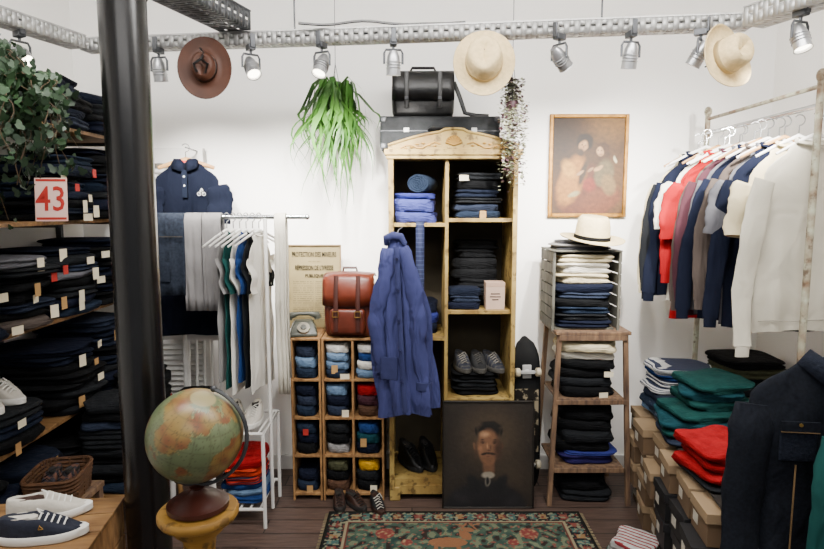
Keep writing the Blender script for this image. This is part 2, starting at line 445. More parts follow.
for i, (u, tilt, yaw) in enumerate(((162, 10, -10), (252, -38, 35), (322, -30, -25), (392, 8, 5), (556, 50, -55), (626, 12, 10), (695, 30, 50))):
    lamps.append((on_tray(u), tilt, yaw))
lamps += [(Vector((-1.62, 2.62, TZ)), -50, 60), (Vector((-1.72, 2.23, TZ)), -40, 50), (Vector((1.43, 2.35, TZ)), -20, 20)]
for i, (p, tilt, yaw) in enumerate(lamps):
    l = lamp if i == 0 else clone(lamp)
    l.location = p+Vector((0, -.05, .0)); l.rotation_euler = (0, 0, radians(yaw))
    for c in l.children:
        if c.name.startswith('lamp_shade'): c.rotation_euler = (radians(tilt), 0, 0)

# ------------------------------------------------------------ hats
def hat(label, mat, bandmat, loc, rot, br=.15, cr=.075, ch=.10, curl=.02, name='brimmed_hat', pinch=True, sy=1.0, hook=0):
    e = top(name, label, 'hat', loc, rot)
    n = 40; rings = []
    prof = [(br, curl), (br*.97, curl*.6), (br*.85, .004), (br*.7, -.002), (cr*1.12, 0), (cr*1.02, .008), (cr, .03), (cr*.97, ch*.6), (cr*.9, ch*.88), (cr*.75, ch*1.0), (cr*.5, ch*.97), (cr*.25, ch*.9), (cr*.03, ch*.87)]
    for k, (r, z) in enumerate(prof):
        ring = []
        for j in range(n):
            a = 2*pi*j/n; rr = r; zz = z
            if k < 3: zz = z*(.25+1.2*abs(cos(a))**1.5)
            if pinch and k >= 7 and sin(a) < 0:
                rr = r*(1-.22*abs(sin(2*a))**2*(k-6)/5) if k < 11 else r
            if pinch and k >= 10: zz = z-.012*(1-abs(cos(a)))
            ring.append(Vector((rr*cos(a)*.94, rr*sin(a)*1.08*sy, zz)))
        rings.append(ring)
    MB().loft(rings, False, True).make('hat_body', mat, e, solid=.003, ang=75)
    MB().loft([[Vector((r*cos(2*pi*j/n)*.94, r*sin(2*pi*j/n)*1.08*sy, z)) for j in range(n)] for r, z in ((cr*1.05, .005), (cr*1.04, .026), (cr*1.0, .027))], False, False).make('hat_band', bandmat, e, solid=.002)
    if hook: MB().tube([(0, .02, ch*.8), (0, .03, 0), (0, .03, -hook)], .003, 6).make('hanging_peg', STEELD, e)
    return e
FELT = M('brown_leather_felt', '#42210f', .6, scale=10, var=.3, bump=.1)
p = W(205, 68, 2.72)
h = hat('brown leather hat hung from the cable tray', FELT, LEATHB, p, (radians(88), 0, radians(4)), br=.124, cr=.055, ch=.055, curl=.006, hook=.09)
MB().tube([(-.02, -.03, .056), (-.03, 0, .070), (0, .02, .066), (.03, 0, .070), (.015, -.035, .058)], .006, 6).tube([(0, .02, .06), (.008, .05, .05), (-.01, .075, .03)], .005, 6).make('cord_knot', LEATHB, h)
hat('cream straw fedora hung from the cable tray', STRAW, M('straw_band', '#a08c62', .8), W(484, 63, 2.58), (radians(74), 0, radians(-6)), br=.135, cr=.078, ch=.09, curl=.010, hook=.09)
hat('cream felt fedora hanging tilted from the cable tray', STRAW, M('cream_ribbon', '#9a8862', .7), W(724, 58, 2.46), (radians(62), radians(52), radians(6)), br=.135, cr=.070, ch=.09, curl=.02, hook=.10)

# ------------------------------------------------------------ wall paintings
def framed(name, label, cat, w, h, fw, fmat, fn, loc, rot, nx=100, nz=120, depth=.025, gold=None):
    e = top(name, label, cat, loc, rot)
    mb = MB()
    mb.b2(-w/2, -w/2+fw, -depth, 0, 0, h).b2(w/2-fw, w/2, -depth, 0, 0, h).b2(-w/2+fw, w/2-fw, -depth, 0, 0, fw).b2(-w/2+fw, w/2-fw, -depth, 0, h-fw, h)
    mb.make('picture_frame', fmat, e, bev=.004)
    MB().b2(-w/2+fw*.5, w/2-fw*.5, -.006, -.002, fw*.5, h-fw*.5).make('backing_board', PINE, e)
    paint('painted_canvas', w-2*fw, h-2*fw, nx, nz, fn, VC, e, (0, -depth*.55, fw))
    return e
GOLD = M('aged_gilt', '#8f641e', .45, metal=.35, scale=25, var=.4, bump=.25)
relig = painter('#4b3014', [
    ('#7d5824', .25, .95, .40, .35, 0, .9), ('#33200f', -.3, .8, .3, .5, 0, .8), ('#60401c', .32, .3, .2, .5, 0, .8),
    ('#5e3018', -.02, .20, .36, .36, .2, .3), ('#a8702a', -.17, .34, .16, .32, -.35, .35), ('#6e3b1e', .14, .14, .28, .15, .3, .4),
    ('#c08a38', -.20, .46, .09, .14, .5, .6), ('#3a2a18', -.05, .42, .05, .2, -.3, .6), ('#7d2c18', .02, .30, .10, .10, .5, .6),
    ('#6a5c3c', .17, .42, .12, .17, -.3, .35), ('#80653c', .22, .30, .09, .14, .3, .4), ('#b48c5c', .11, .47, .07, .028, .5, .5),
    ('#22160c', -.04, .74, .100, .105, 0, .3), ('#b08458', -.055, .70, .056, .075, -.3, .35), ('#3c2a1a', -.085, .635, .050, .05, 0, .5), ('#c89c6c', -.04, .725, .026, .03, 0, .7),
    ('#4a2e16', .15, .67, .080, .080, 0, .3), ('#c0966a', .122, .64, .046, .057, .3, .35), ('#99704a', .14, .61, .024, .016, 0, .6),
    ('#24160c', -.068, .71, .012, .005), ('#24160c', -.034, .71, .009, .005), ('#8a6140', -.05, .69, .008, .02, 0, .6), ('#3c2414', .102, .65, .009, .005), ('#3c2414', .135, .65, .009, .005), ('#8a4f3a', .118, .612, .012, .004),
    ('#b08a62', -.08, .42, .060, .022, .5, .5), ('#a67f58', .03, .455, .05, .018, .6, .5), ('#d8cca4', .28, .56, .018, .05, .3, .6), ('#a09468', -.14, .20, .08, .035, .3, .5)], .565, gain=.60)
pz = WZ(588, 217, 3.6)
framed('framed_painting', 'gilt framed old oil painting of two robed figures', 'painting', .465, .60, .022, GOLD, relig, (WX(588, 165, 3.6), 3.612, pz), (0, 0, 0), 130, 160)
PO = [
    ('#141215', 0, .10, .31, .30, 0, .18), ('#121013', 0, -.02, .36, .30, 0, .2), ('#1f1d20', -.15, .25, .10, .05, -.5, .9), ('#1d1b1e', .16, .23, .08, .05, .5, .9),
    ('#634531', .02, .455, .048, .08, 0, .5), ('#8d8576', .015, .405, .052, .028, 0, .5), ('#6b655a', .012, .36, .022, .04, 0, .5), ('#0f0e10', .012, .365, .012, .035, 0, .5),
    ('#0f0e11', -.075, .345, .045, .09, .5, .5), ('#0f0e11', .095, .345, .045, .09, -.5, .5),
    ('#523726', .100, .60, .014, .030, 0, .6), ('#6b4c36', -.070, .60, .011, .030, 0, .6),
    ('#120e0b', .02, .70, .092, .068, 0, .4), ('#7a553c', .015, .60, .080, .130, 0, .30), ('#745038', .015, .52, .058, .07, 0, .5), ('#3a261b', .075, .58, .042, .13, 0, 1.0), ('#4f3526', -.062, .57, .02, .09, 0, 1.0, .7),
    ('#a88160', -.008, .678, .048, .036, 0, 1.0), ('#94694c', -.032, .585, .022, .03, 0, 1.0),
    ('#120e0b', .035, .745, .082, .028, -.15, .5), ('#120e0b', -.060, .70, .012, .04, .1, .7), ('#120e0b', .098, .69, .012, .045, -.1, .7),
    ('#4a3224', -.020, .628, .028, .018, 0, 1.0), ('#3c281c', .056, .628, .028, .018, 0, 1.0), ('#20150f', -.020, .643, .024, .0055, .12, .9, .85), ('#20150f', .056, .643, .024, .0055, -.12, .9, .85),
    ('#1d130e', -.018, .620, .011, .0055, 0, .9), ('#1d130e', .053, .620, .011, .0055, 0, .9), ('#a37b5a', .010, .600, .009, .034, 0, 1.0), ('#4a3022', .030, .590, .010, .035, 0, 1.0, .8), ('#4f3426', .018, .568, .020, .007, 0, .9),
    ('#1a120e', -.010, .548, .030, .011, .22, .7), ('#1a120e', .044, .548, .030, .011, -.22, .7), ('#1a120e', .017, .551, .02, .009, 0, .7), ('#5e382e', .017, .531, .018, .005, 0, .8), ('#6a4a35', .016, .498, .024, .014, 0, 1.0)]
PO = [('#4a3c2c', 0.03, .66, .42, .44, 0, 1.0), ('#382d21', .2, .3, .3, .3, 0, 1)]+[(o[0], (o[1]-.015)*1.50, .57+(o[2]-.60)*1.40, o[3]*1.50, o[4]*1.40)+tuple(o[5:]) for o in PO]
portrait = painter('#241d16', PO, .585, .22, gain=.72)
FRD = M('dark_frame_edge', '#1c1712', .6, scale=20, var=.4)
framed('portrait_painting', 'dark unframed oil portrait of a moustached man in suit', 'painting', .50, .59, .008, FRD, portrait, (.415, 3.125, .0), (radians(-5), 0, 0), 150, 175, .022)

# ------------------------------------------------------------ ARMOIRE
AX0, AX1, AY0, AY1 = -.125, .56, 3.2, 3.60
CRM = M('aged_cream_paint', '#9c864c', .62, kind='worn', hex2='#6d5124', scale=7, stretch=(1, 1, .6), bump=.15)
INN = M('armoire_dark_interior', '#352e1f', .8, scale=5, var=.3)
arm = top('armoire', 'tall open armoire in worn cream and ochre paint', 'wardrobe', ((AX0+AX1)/2, AY0, 0))
ax = (AX0+AX1)/2; hw = (AX1-AX0)/2; dp = AY1-AY0; xd = .186-ax
body = MB().b2(-hw, -hw+.022, .0, dp, .07, 1.90).b2(hw-.022, hw, .0, dp, .07, 1.90)
body.b2(-hw, hw, 0, dp, 1.90, 1.925)
body.make('carcass', CRM, arm, bev=.003)
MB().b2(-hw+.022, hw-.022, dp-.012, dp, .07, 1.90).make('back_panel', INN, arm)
MB().b2(xd-.009, xd+.009, .012, dp-.012, .13, 1.90).make('divider', CRM, arm)
MB().b2(-hw+.022, hw-.022, .004, dp-.012, .08, .125).make('bottom_board', CRM, arm)
LZ = [.93, 1.55]; RZ = [.585, 1.077, 1.575]
for z in LZ: MB().b2(-hw+.022, xd-.009, .012, dp-.012, z-.02, z).make('shelf', CRM, arm, bev=.002)
for z in RZ: MB().b2(xd+.009, hw-.022, .012, dp-.012, z-.02, z).make('shelf', CRM, arm, bev=.002)
MB().b2(-hw, -hw+.028, -.012, .0, .07, 1.90).make('stile', CRM, arm, bev=.003)
MB().b2(hw-.026, hw, -.012, .0, .07, 1.90).make('stile', CRM, arm, bev=.003)
MB().b2(-hw-.02, hw+.02, -.03, .05, 1.905, 1.935).b2(-hw-.01, hw+.01, -.02, .04, 1.885, 1.905).make('cornice', CRM, arm, bev=.004)
ped = MB(); n = 28; fr = []; 
for k in range(n+1):
    x = -hw+2*hw*k/n; q = abs(x)/hw
    zt = 1.935+.02+.075*(1-q**1.6)+(.010 if q < .18 else 0)
    fr.append((x, zt))
ring0 = [Vector((x, -.018, z)) for x, z in fr]+[Vector((hw, -.018, 1.93)), Vector((-hw, -.018, 1.93))]
ring1 = [p+Vector((0, .028, 0)) for p in ring0]
ped.loft([ring0, ring1]); ped.tube([(x, -.02, z) for x, z in fr], .007, 8)
ped.make('pediment', CRM, arm)
orn = MB()
for k in range(9):
    a = radians(20+140*k/8); orn.tube([(0, -.024, 1.955), (.045*cos(a), -.026, 1.955+.05*sin(a))], [.004, .0075], 6)
for sd in (-1, 1):
    pts = [(sd*(.07+.03*k), -.022, 1.962-.003*k+.012*sin(k*1.4)) for k in range(8)]
    orn.tube(pts, .004, 6)
    for k in range(1, 7): orn.ell((sd*(.07+.03*k), -.024, 1.966-.003*k-.01*sin(k*1.4)), (.010, .004, .005), 8, 5)
orn.make('carved_ornament', M('carved_gilt_ornament', '#8d6a2a', .5, metal=.2, var=.3), arm)
for sx in (-1, 1):
    MB().b2(sx*hw, sx*(hw-.06), -.008, .05, 0, .08).make('foot', CRM, arm, bev=.006)
MB().b2(-hw+.06, hw-.06, -.004, .01, .04, .09).make('apron', CRM, arm)

# armoire contents
GA = 'clothes in the armoire'
z = stack('folded_jacket', .03, 3.37, LZ[1], .235, .30, [('violet', .06), ('violet', .07), ('royal', .03)], 'inside the armoire', GA, var=3)
def roll(name, mat, loc, r, L, label, rot=(0, 0, 0), group=None):
    mb = MB(); n = 44
    rings = []
    for e_ in (-L/2, -L/2+.006, L/2-.006, L/2):
        rr_ = r if abs(e_) < L/2-.001 else r*.93
        rings.append([Vector((e_, rr_*cos(2*pi*j/24)*1.25, r+rr_*sin(2*pi*j/24))) for j in range(24)])
    mb.loft(rings)
    for sd in (-1, 1):
        mb.tube([(sd*(L/2+.001), (r*.88)*(1-k/n)*cos(k*.55)*1.25, r+(r*.88)*(1-k/n)*sin(k*.55)) for k in range(n)], .003, 5)
    return mb.make(name, mat, loc=loc, rot=rot, label=label, cat='rolled clothing', group=group)
roll('rolled_jeans', cloth('denim'), (.06, 3.36, z+.002), .05, .17, 'rolled dark indigo jeans on folded blue jackets', (0, 0, radians(70)))
stack('folded_jeans', .36, 3.40, RZ[2], .28, .30, [('denim', .04), ('slate', .04), ('charcoal', .03), ('indigo', .045), ('black', .05), ('charcoal', .04)], 'inside the armoire', GA, tags=.2, rj=.12)
z = stack('folded_knitwear', .37, 3.475, RZ[1], .27, .19, [('black', .05), ('charcoal', .05), ('black', .055), ('black', .055), ('black', .06), ('black', .05), ('black', .05)], 'inside the armoire', GA, rj=.15)
z = stack('folded_shirt', .29, 3.30, RZ[1], .19, .13, [('navy', .04), ('slate', .035), ('indigo', .045)], 'beside a small carton', GA, jit=.004)
bx = top('candle_box', 'small pale pink carton with printed label', 'box', (.455, 3.285, RZ[1]))
MB().b2(-.052, .052, -.045, .045, 0, .125).make('carton', M('pale_carton', '#a88f7e', .7, var=.05), bx, bev=.002)
MB().b2(-.053, .053, -.046, .046, .125, .15).make('lid', M('pale_carton_lid', '#9d8270', .7, var=.05), bx, bev=.002)
mb = MB()
for k, wl in enumerate((.05, .06, .035)): mb.b2(-wl/2, wl/2, -.0465, -.0455, .085-k*.016, .09-k*.016)
mb.make('printed_lines', BLACKM, bx)
z = stack('folded_trousers', .36, 3.38, RZ[0], .28, .28, [('black', .045), ('charcoal', .045), ('black', .04)], 'under canvas shoes in the armoire', GA, jit=.004)
SHZ = z
stack('folded_sweater', .04, 3.42, LZ[0], .22, .28, [('navy', .06), ('royal', .06), ('navy', .06)], 'inside the armoire', GA)
stack('folded_sweater', .37, 3.42, .125, .27, .28, [('black', .06), ('navy', .06), ('charcoal', .06)], 'inside the armoire', GA)

# ------------------------------------------------------------ shoes
def shoe(label, up, sole, lace, lining, loc, rot, L=.275, h=.085, group=None, high=False, cat='shoe', name='sneaker'):
    e = top(name, label, cat, loc, rot, group)
    n = 36
    pts = []
    for j in range(n):
        a = 2*pi*j/n; c, s_ = cos(a), sin(a)
        x = c*L/2; f = (x/L+.5)
        w = .036+.012*sin(pi*min(1, f*1.05))**1+.008*(f > .55)*sin(pi*(f-.55)/.45)
        pts.append((x, copysign(abs(s_)**.75, s_)*w*L/.275, f))
    P0 = pts
    MB().loft([[Vector((x*s_, y*s_, z_+(.012*(f-.8)*5*.2 if f > .8 else 0))) for x, y, f in P0] for s_, z_ in ((.97, 0), (1.02, .004), (1.02, .024), (.98, .027))]).make('sole', sole, e)
    rings = []
    for q in (0, .25, .5, .75, .92, 1):
        r = []
        for x, y, f in P0:
            hh = h*(1.0-.08*f) if f < .5 else h*(.96-.62*((f-.5)/.5)**.9)
            if f < .15: hh *= 1.05
            ny = y*(1-(.30 if f < .5 else .30+.45*((f-.5)/.5))*q**2.2)
            nx = x*(1-.07*q**2) if f < .8 else x*(1-.13*q**2)
            r.append(Vector((nx*.97, ny*.96, .022+(hh-.022)*sin(q*pi/2))))
        rings.append(r)
    MB().loft(rings).make('upper', up, e, ang=70)
    li = [Vector(((-.065+.052*cos(2*pi*j/18))*L/.275, .024*sin(2*pi*j/18), h*.965+.003-(.006 if cos(2*pi*j/18) > .5 else 0))) for j in range(18)]
    MB().loft([li, [p+Vector((0, 0, -.01)) for p in li]]).make('lining', lining, e)
    lc = MB()
    for k in range(5):
        x = -.005+k*.017; zt = h*(.97-.62*max(0, (x/L))/.5*.95)+.002
        lc.tube([(x, -.022+.001*k, zt-.010), (x+.004, 0, zt+.004), (x, .022-.001*k, zt-.010)], .0028, 5)
    lc.tube([(-.005, 0, h+.004), (-.02, .02, h+.008), (.0, .03, h-.01)], .0025, 5)
    lc.make('laces', lace, e)
    return e
CANW = M('canvas_white', '#b3aea4', .85, scale=60, var=.06)
CANN = M('canvas_navy', '#111625', .85, scale=60, var=.15)
CANB = M('canvas_black', '#101113', .8, scale=60, var=.2)
CANS = M('canvas_striped', '#3a3835', .8, kind='stripe', hex2='#141825', axis=0, freq=38, duty=.35)
RUBG = M('grey_rubber', '#3c3a36', .7, var=.1, bump=0)
DARK = M('shoe_lining_dark', '#201d1b', .9)
BRL = M('leather_brown_shoe', '#2c1810', .55, scale=15, var=.25)
s1 = shoe('striped dark canvas sneaker on folded trousers', CANS, RUBG, M('canvas_grey_lace', '#77736b', .8), DARK, (.285, 3.345, SHZ+.002), (0, 0, radians(-80)), L=.24, group='sneakers in the armoire')
s1b = shoe('black canvas sneaker on folded trousers', CANB, RUBG, RUBG, DARK, (.375, 3.345, SHZ+.002), (0, 0, radians(-84)), L=.24, group='sneakers in the armoire')
clone(s1, (.46, 3.345, SHZ+.002), (0, 0, radians(-70)))
sb = shoe('black leather boot inside the armoire', LEATHB, CANB, CANB, DARK, (-.01, 3.38, .127), (0, 0, radians(-60)), L=.26, h=.12, group='black shoes in the armoire')
clone(sb, (.09, 3.40, .127), (0, 0, radians(-75)))

# suitcase & bag on armoire
e = top('suitcase', 'flat vintage dark grey fibre suitcase lying on armoire', 'suitcase', (.15, 3.42, 1.937))
GRY = M('grey_fibreboard', '#26282a', .75, scale=20, var=.3, bump=.1, spec=.2)
MB().rbox((0, 0, .09), (.64, .33, .178), .02).make('shell', GRY, e)
MB().rbox((0, 0, .10), (.645, .335, .010), .004).make('metal_rim', STEELD, e)
for sx in (-1, 1):
    for zz in (.022, .16): MB().rbox((sx*.303, -.152, zz), (.036, .034, .036), .010).make('metal_corner', STEELD, e)
    MB().box((sx*.18, -.170, .105), (.03, .008, .024)).make('latch', STEEL, e, bev=.002)
MB().tube([(-.06, -.167, .105), (-.05, -.195, .11), (.05, -.195, .11), (.06, -.167, .105)], .008, 8).make('handle', LEATHB, e)
e = top('leather_briefcase', 'black leather satchel standing on the suitcase', 'bag', (WX(423, 110, 3.38), 3.40, 2.118))
MB().rbox((0, 0, .12), (.33, .12, .24), .03, bulge=.04).make('bag_body', LEATHB, e)
fl = MB().loft([[Vector((x, y, z)) for x in [-.168+.336*k/10 for k in range(11)]] for y, z in ((.05, .245), (.0, .256), (-.05, .247), (-.070, .225), (-.076, .16), (-.074, .09))], False, False, closed=False)
fl.make('front_flap', LEATHB, e, solid=.005)
for sx in (-1, 1):
    MB().tube([(sx*.09, -.082, .24), (sx*.09, -.086, .15), (sx*.09, -.084, .05)], .012, 8, flat=.25).make('strap', LEATHB, e)
    MB().box((sx*.09, -.090, .10), (.022, .006, .016)).make('buckle', STEELD, e, bev=.002)
MB().tube([(-.07, 0, .25), (-.06, 0, .275), (.06, 0, .275), (.07, 0, .25)], .008, 8).make('handle', LEATHB, e)
MB().tube([(.17, 0, .2), (.20, -.02, .12), (.23, -.03, .03), (.29, -.05, .012), (.36, -.03, .012)], .012, 8, flat=.3).make('shoulder_strap', LEATHB, e)

# ------------------------------------------------------------ plants
def leafmat(k, c, c2): return M(k, c, .5, scale=6, var=.35, bump=0, kind='wood', hex2=c2)
GRN = leafmat('leaf_fresh_green', '#4c7b2c', '#254c1e'); IVY = leafmat('leaf_ivy_dark', '#1f371b', '#0b1c0e')
PLW = leafmat('leaf_variegated', '#a6a98c', '#565a44'); PLP = leafmat('leaf_purple', '#4a2e37', '#2a1c20')
POT = M('terracotta_pot', '#6b4630', .8)
def hangpot(e, r, h, mat, cord_top, n=3):
    MB().lathe([(r*.7, 0), (r, h), (r*1.06, h), (r*1.06, h-.012), (r*.95, h-.012), (r*.9, h-.02)], 24, c1=True).make('pot', mat, e)
    mb = MB()
    for k in range(n):
        a = 2*pi*k/n+.4; mb.tube([(r*cos(a), r*sin(a), h), (0, 0, h+.22), (0, 0, cord_top)], .0018, 5)
    mb.make('hanging_cord', STEELD, e)
p = W(336, 116, 3.28)
e = top('hanging_plant', 'hanging plant with long fresh green strap leaves', 'plant', p)
hangpot(e, .04, .05, M('pot_moss_green', '#24391d', .9), ZC-p.z)
rr = random.Random(5); mb = MB()
for k in range(105):
    a = rr.uniform(0, 2*pi); reach = rr.uniform(.04, .22); drop = rr.uniform(.12, .74)*(1-reach*1.5); rise = rr.uniform(.02, .18)
    w = rr.uniform(.007, .0145); sd = Vector((-sin(a), cos(a), .7*rr.uniform(-1, 1))).normalized(); rg = []
    sd = (sd+Vector((rr.uniform(-.6, .6), 0, 0))).normalized()
    for j in range(13):
        f = j/12; r_ = .02+reach*(1-(1-f)**2)*(1+.25*sin(f*5+k)); z_ = .06+rise*sin(min(1, f*2.6)*pi)*(1-f)-drop*max(0, f-.10)**1.4
        ww = w*(1-f**4)*(.4+.8*sin(pi*min(1, f+.15)))*(1+.15*sin(f*30+k))+.0008
        c = Vector((r_*cos(a)+.022*sin(f*8+k), r_*sin(a)*.8, z_)); rg.append([c-sd*ww, c+Vector((0, 0, .001)), c+sd*ww])
    mb.loft(rg, False, False, closed=False)
mb.make('foliage', GRN, e, ang=180)
p = W(512, 108, 3.10)
e = top('trailing_plant', 'variegated trailing plant hanging beside the armoire', 'plant', p)
hangpot(e, .03, .03, PLP, ZC-p.z)
mb = MB(); mb2 = MB()
for k in range(76):
    a = rr.uniform(0, 2*pi); r_ = rr.uniform(.005, .07); L_ = rr.uniform(.12, .50)
    for j in range(-7, int(L_/.015)):
        if j < 0 and r_ > .05: continue
        q = Vector((r_*cos(a)+.010*sin(j*.6+k), r_*sin(a)*.7, .03-.015*j+rr.uniform(-.004, .004)))
        d = Vector((rr.uniform(-1, 1), rr.uniform(-1, .3), rr.uniform(-.6, .6))).normalized()*.019; s_ = d.cross(Vector((0, 0, 1))).normalized()*.009
        (mb if rr.random() < .6 else mb2).poly([q, q+d*.5+s_, q+d, q+d*.5-s_])
mb.make('variegated_leaves', PLW, e); mb2.make('purple_leaves', PLP, e)
p = Vector((-1.42, 1.95, 1.96))
e = top('potted_ivy', 'dark green trailing ivy in a hanging pot', 'plant', p)
hangpot(e, .09, .12, POT, ZC-p.z)
mb = MB(); st_ = MB()
for k in range(104):
    a = rr.uniform(0, 2*pi); reach = rr.uniform(.06, .27); drop = rr.uniform(.05, .86)
    if cos(a) > .1: drop *= .42
    pts = []
    for j in range(12):
        f = j/11; r_ = .05+reach*sin(f*pi/2); pts.append(Vector((r_*cos(a)+.02*sin(f*9+k), r_*sin(a)*.7+.02*cos(f*8+k), .11+.10*sin(min(1, f*2.2)*pi)*(1-f)-drop*f**1.7)))
    st_.tube(pts, .0018, 4)
    for j in range(1, 12):
        for q_ in range(3):
            q = pts[j]+Vector((rr.uniform(-.03, .03), rr.uniform(-.03, .03), rr.uniform(-.03, .03)))
            s_ = rr.uniform(.007, .018); R_ = Euler((rr.uniform(.3, 2.1), rr.uniform(-.9, .9), rr.uniform(-1.2, 1.2))).to_matrix()
            sh_ = [(0, -.9, 0), (.6, -1.0, .1), (1, -.2, .15), (.55, .1, 0), (.5, .7, .1), (0, 1.3, -.1), (-.5, .7, .1), (-.55, .1, 0), (-1, -.2, .15), (-.6, -1.0, .1)]
            mb.poly([q+R_ @ (Vector(v)*s_) for v in sh_])
mb.make('foliage', IVY, e); st_.make('stems', M('stem_brown', '#4a3a26'), e)

# ------------------------------------------------------------ LEFT SHELVES
SY0, SY1 = 1.95, 3.45
shz = [2.0, 1.575, 1.14, .68, .22]
for z in shz:
    e = top('wall_shelf', 'long oak shelf board fixed to the side wall', 'shelf', (XL, (SY0+SY1)/2, z), group='oak wall shelves')
    MB().b2(0.001, .40, -(SY1-SY0)/2, (SY1-SY0)/2, -.018, 0).make('shelf_board', WOODH, e, bev=.002)
    for yy in (-.55, .1, .65):
        MB().b2(.001, .03, yy-.012, yy+.012, -.16, -.018).b2(.001, .34, yy-.012, yy+.012, -.034, -.018).make('bracket', STEELD, e)
GL = 'folded jeans on the wall shelves'
dk = ['indigo', 'denim', 'black', 'charcoal', 'navy', 'black', 'slate', 'black', 'indigo', 'black', 'charcoal', 'grey', 'taupe']
yy = [2.12, 2.46, 2.80, 3.14]
for si, z in enumerate(shz):
    room = (.24, .39, .40, .42, .41)[si]
    for yi, y in enumerate(yy):
        if si == 1 and yi == 1: continue
        if si == 3 and yi <= 1: continue
        hh = RR.uniform(.80, .99)*room; items = []; t = 0
        while True:
            h_ = RR.uniform(.026, .058)
            if t+h_ > hh: break
            items.append((RR.choice(dk[:11]*2+dk if si else ['black', 'slate', 'lightgrey', 'navy', 'charcoal', 'indigo']), h_)); t += h_
        stack('folded_jeans', XL+.25, y, z+.001, .335, .41, items, 'on an oak wall shelf', GL, rz=pi/2, tags=.85 if si else .2, jit=.03, rj=.26, big=1.1)
zs_ = stack('folded_jeans', XL+.25, 2.36, .681, .34, .36, [('black', .05), ('indigo', .05), ('charcoal', .05)], 'under white sneakers', GL, rz=pi/2, tags=.6, jit=.004, rj=.05)
for x, y, n_ in ((-1.44, 3.14, 11), (-1.42, 2.78, 10)):
    e = top('wooden_stool', 'low wooden stool carrying folded jeans', 'stool', (x, y, 0), group='low stools with jeans')
    MB().box((0, 0, .30), (.27, .30, .025)).make('seat', WOODH, e, bev=.003)
    for sx in (-1, 1):
        for sy in (-1, 1): MB().tube([(sx*.12, sy*.13, 0), (sx*.10, sy*.11, .288)], .014, 10).make('leg', WOOD, e)
    stack('folded_jeans', x, y, .314, .27, .26, [(RR.choice(dk[:11]), RR.uniform(.038, .05)) for _ in range(n_)], 'on a low stool', GL, rz=pi/2+.1, tags=.5, jit=.015, rj=.16)
# numbered sign
e = top('price_sign', 'pale pink card sign with large red numerals', 'sign', (-1.545, 2.585, 1.576), (radians(-6), 0, radians(14)))
MB().b2(-.062, .062, -.003, .003, 0, .185).make('sign_board', M('pale_pink_card', '#dcb9ad', .6, var=.05, bump=0), e)
SRED = M('sign_red', '#a82318', .6, var=.05, bump=0)
text('43', .15, SRED, e, (0, -.0045, .045), sx=.8, off=.001)
MB().b2(-.058, .058, -.0042, -.0032, .170, .180).b2(-.058, .058, -.0042, -.0032, .006, .016).make('printed_band', SRED, e)
w1 = shoe('white canvas sneaker on folded jeans', CANW, RUBW, RUBW, DARK, (-1.70, 2.42, zs_+.002), (0, 0, radians(-20)), cat='shoe', L=.24, group='white sneakers on the wall shelf')
clone(w1, (-1.70, 2.30, zs_+.002), (0, 0, radians(-25)))
# bench, basket
e = top('wooden_bench', 'small dark wooden bench holding a shoe basket', 'bench', (-1.43, 2.32, 0))
MB().box((0, 0, .46), (.22, .28, .025)).make('seat', WOODD, e, bev=.003)
for sx in (-1, 1):
    for sy in (-1, 1): MB().box((sx*.09, sy*.12, .224), (.03, .03, .447)).make('leg', WOODD, e, bev=.003)
e = top('wicker_basket', 'square brown wicker basket holding shoes', 'basket', (-1.43, 2.32, .474), (0, 0, radians(10)))
mb = MB()
for k in range(7):
    z_ = .008+k*.016; s_ = .088+.002*k
    ring = [(s_*copysign(abs(cos(a))**.4, cos(a)), s_*1.25*copysign(abs(sin(a))**.4, sin(a)), z_) for a in [2*pi*j/32 for j in range(33)]]
    mb.tube(ring, .0075, 6, ref=(0, 0, 1))
for k in range(24):
    a = 2*pi*k/24; x_, y_ = .091*copysign(abs(cos(a))**.4, cos(a)), .114*copysign(abs(sin(a))**.4, sin(a)); mb.tube([(x_, y_, 0), (x_*1.06, y_*1.06, .112)], .005, 5)
WICK = M('wicker', '#4b2f18', .8, scale=30, var=.35, bump=.3)
mb.make('woven_wall', WICK, e); MB().b2(-.082, .082, -.106, .106, .001, .01).make('basket_bottom', WICK, e)
CANP = M('canvas_patterned', '#59392c', .8, kind='stripe', hex2='#24222b', axis=0, freq=30, duty=.5)
sp = shoe('patterned low canvas shoe lying in the basket', CANP, BRL, CANB, DARK, (-1.462, 2.32, .488), (0, 0, radians(-85)), L=.17, group='shoes in the basket')
clone(sp, (-1.40, 2.32, .488), (0, 0, radians(-95)))

# crate with sneakers
ct = .618
e = top('display_crate', 'tall pale plank crate used as shoe stand', 'crate', (-1.20, 1.83, 0), (0, 0, radians(8)))
mb = MB()
for k in range(5):
    z0 = .01+k*.119; mb.b2(-.20, .20, -.17, -.155, z0, z0+.111).b2(-.20, .20, .155, .17, z0, z0+.111).b2(-.20, -.185, -.154, .154, z0, z0+.111).b2(.185, .20, -.154, .154, z0, z0+.111)
mb.make('side_planks', PINE, e, bev=.002)
mb = MB()
for k in range(3): mb.b2(-.205, .205, -.175+k*.118, -.175+k*.118+.112, .602, .616)
mb.make('top_planks', WOODH, e, bev=.002)
for sx in (-1, 1):
    for sy in (-1, 1): MB().b2(sx*.182, sx*.155, sy*.152, sy*.13, 0, .60).make('corner_post', PINE, e)
sn = shoe('navy canvas sneaker with white sole on the crate', CANN, RUBW, RUBW, MATS['canvas_white'], (-1.14, 1.755, ct), (0, 0, radians(14)), L=.25, h=.08)
MB().tube([(.0, -.0415, .05), (.004, -.0420, .062), (.012, -.0415, .05), (.0, -.0415, .05)], .002, 5).make('gold_emblem', BRASS, sn)
shoe('white canvas sneaker tilted on the crate', CANW, RUBW, RUBW, BRL, (-1.20, 1.885, ct), (0, 0, radians(24)), L=.25, h=.08)

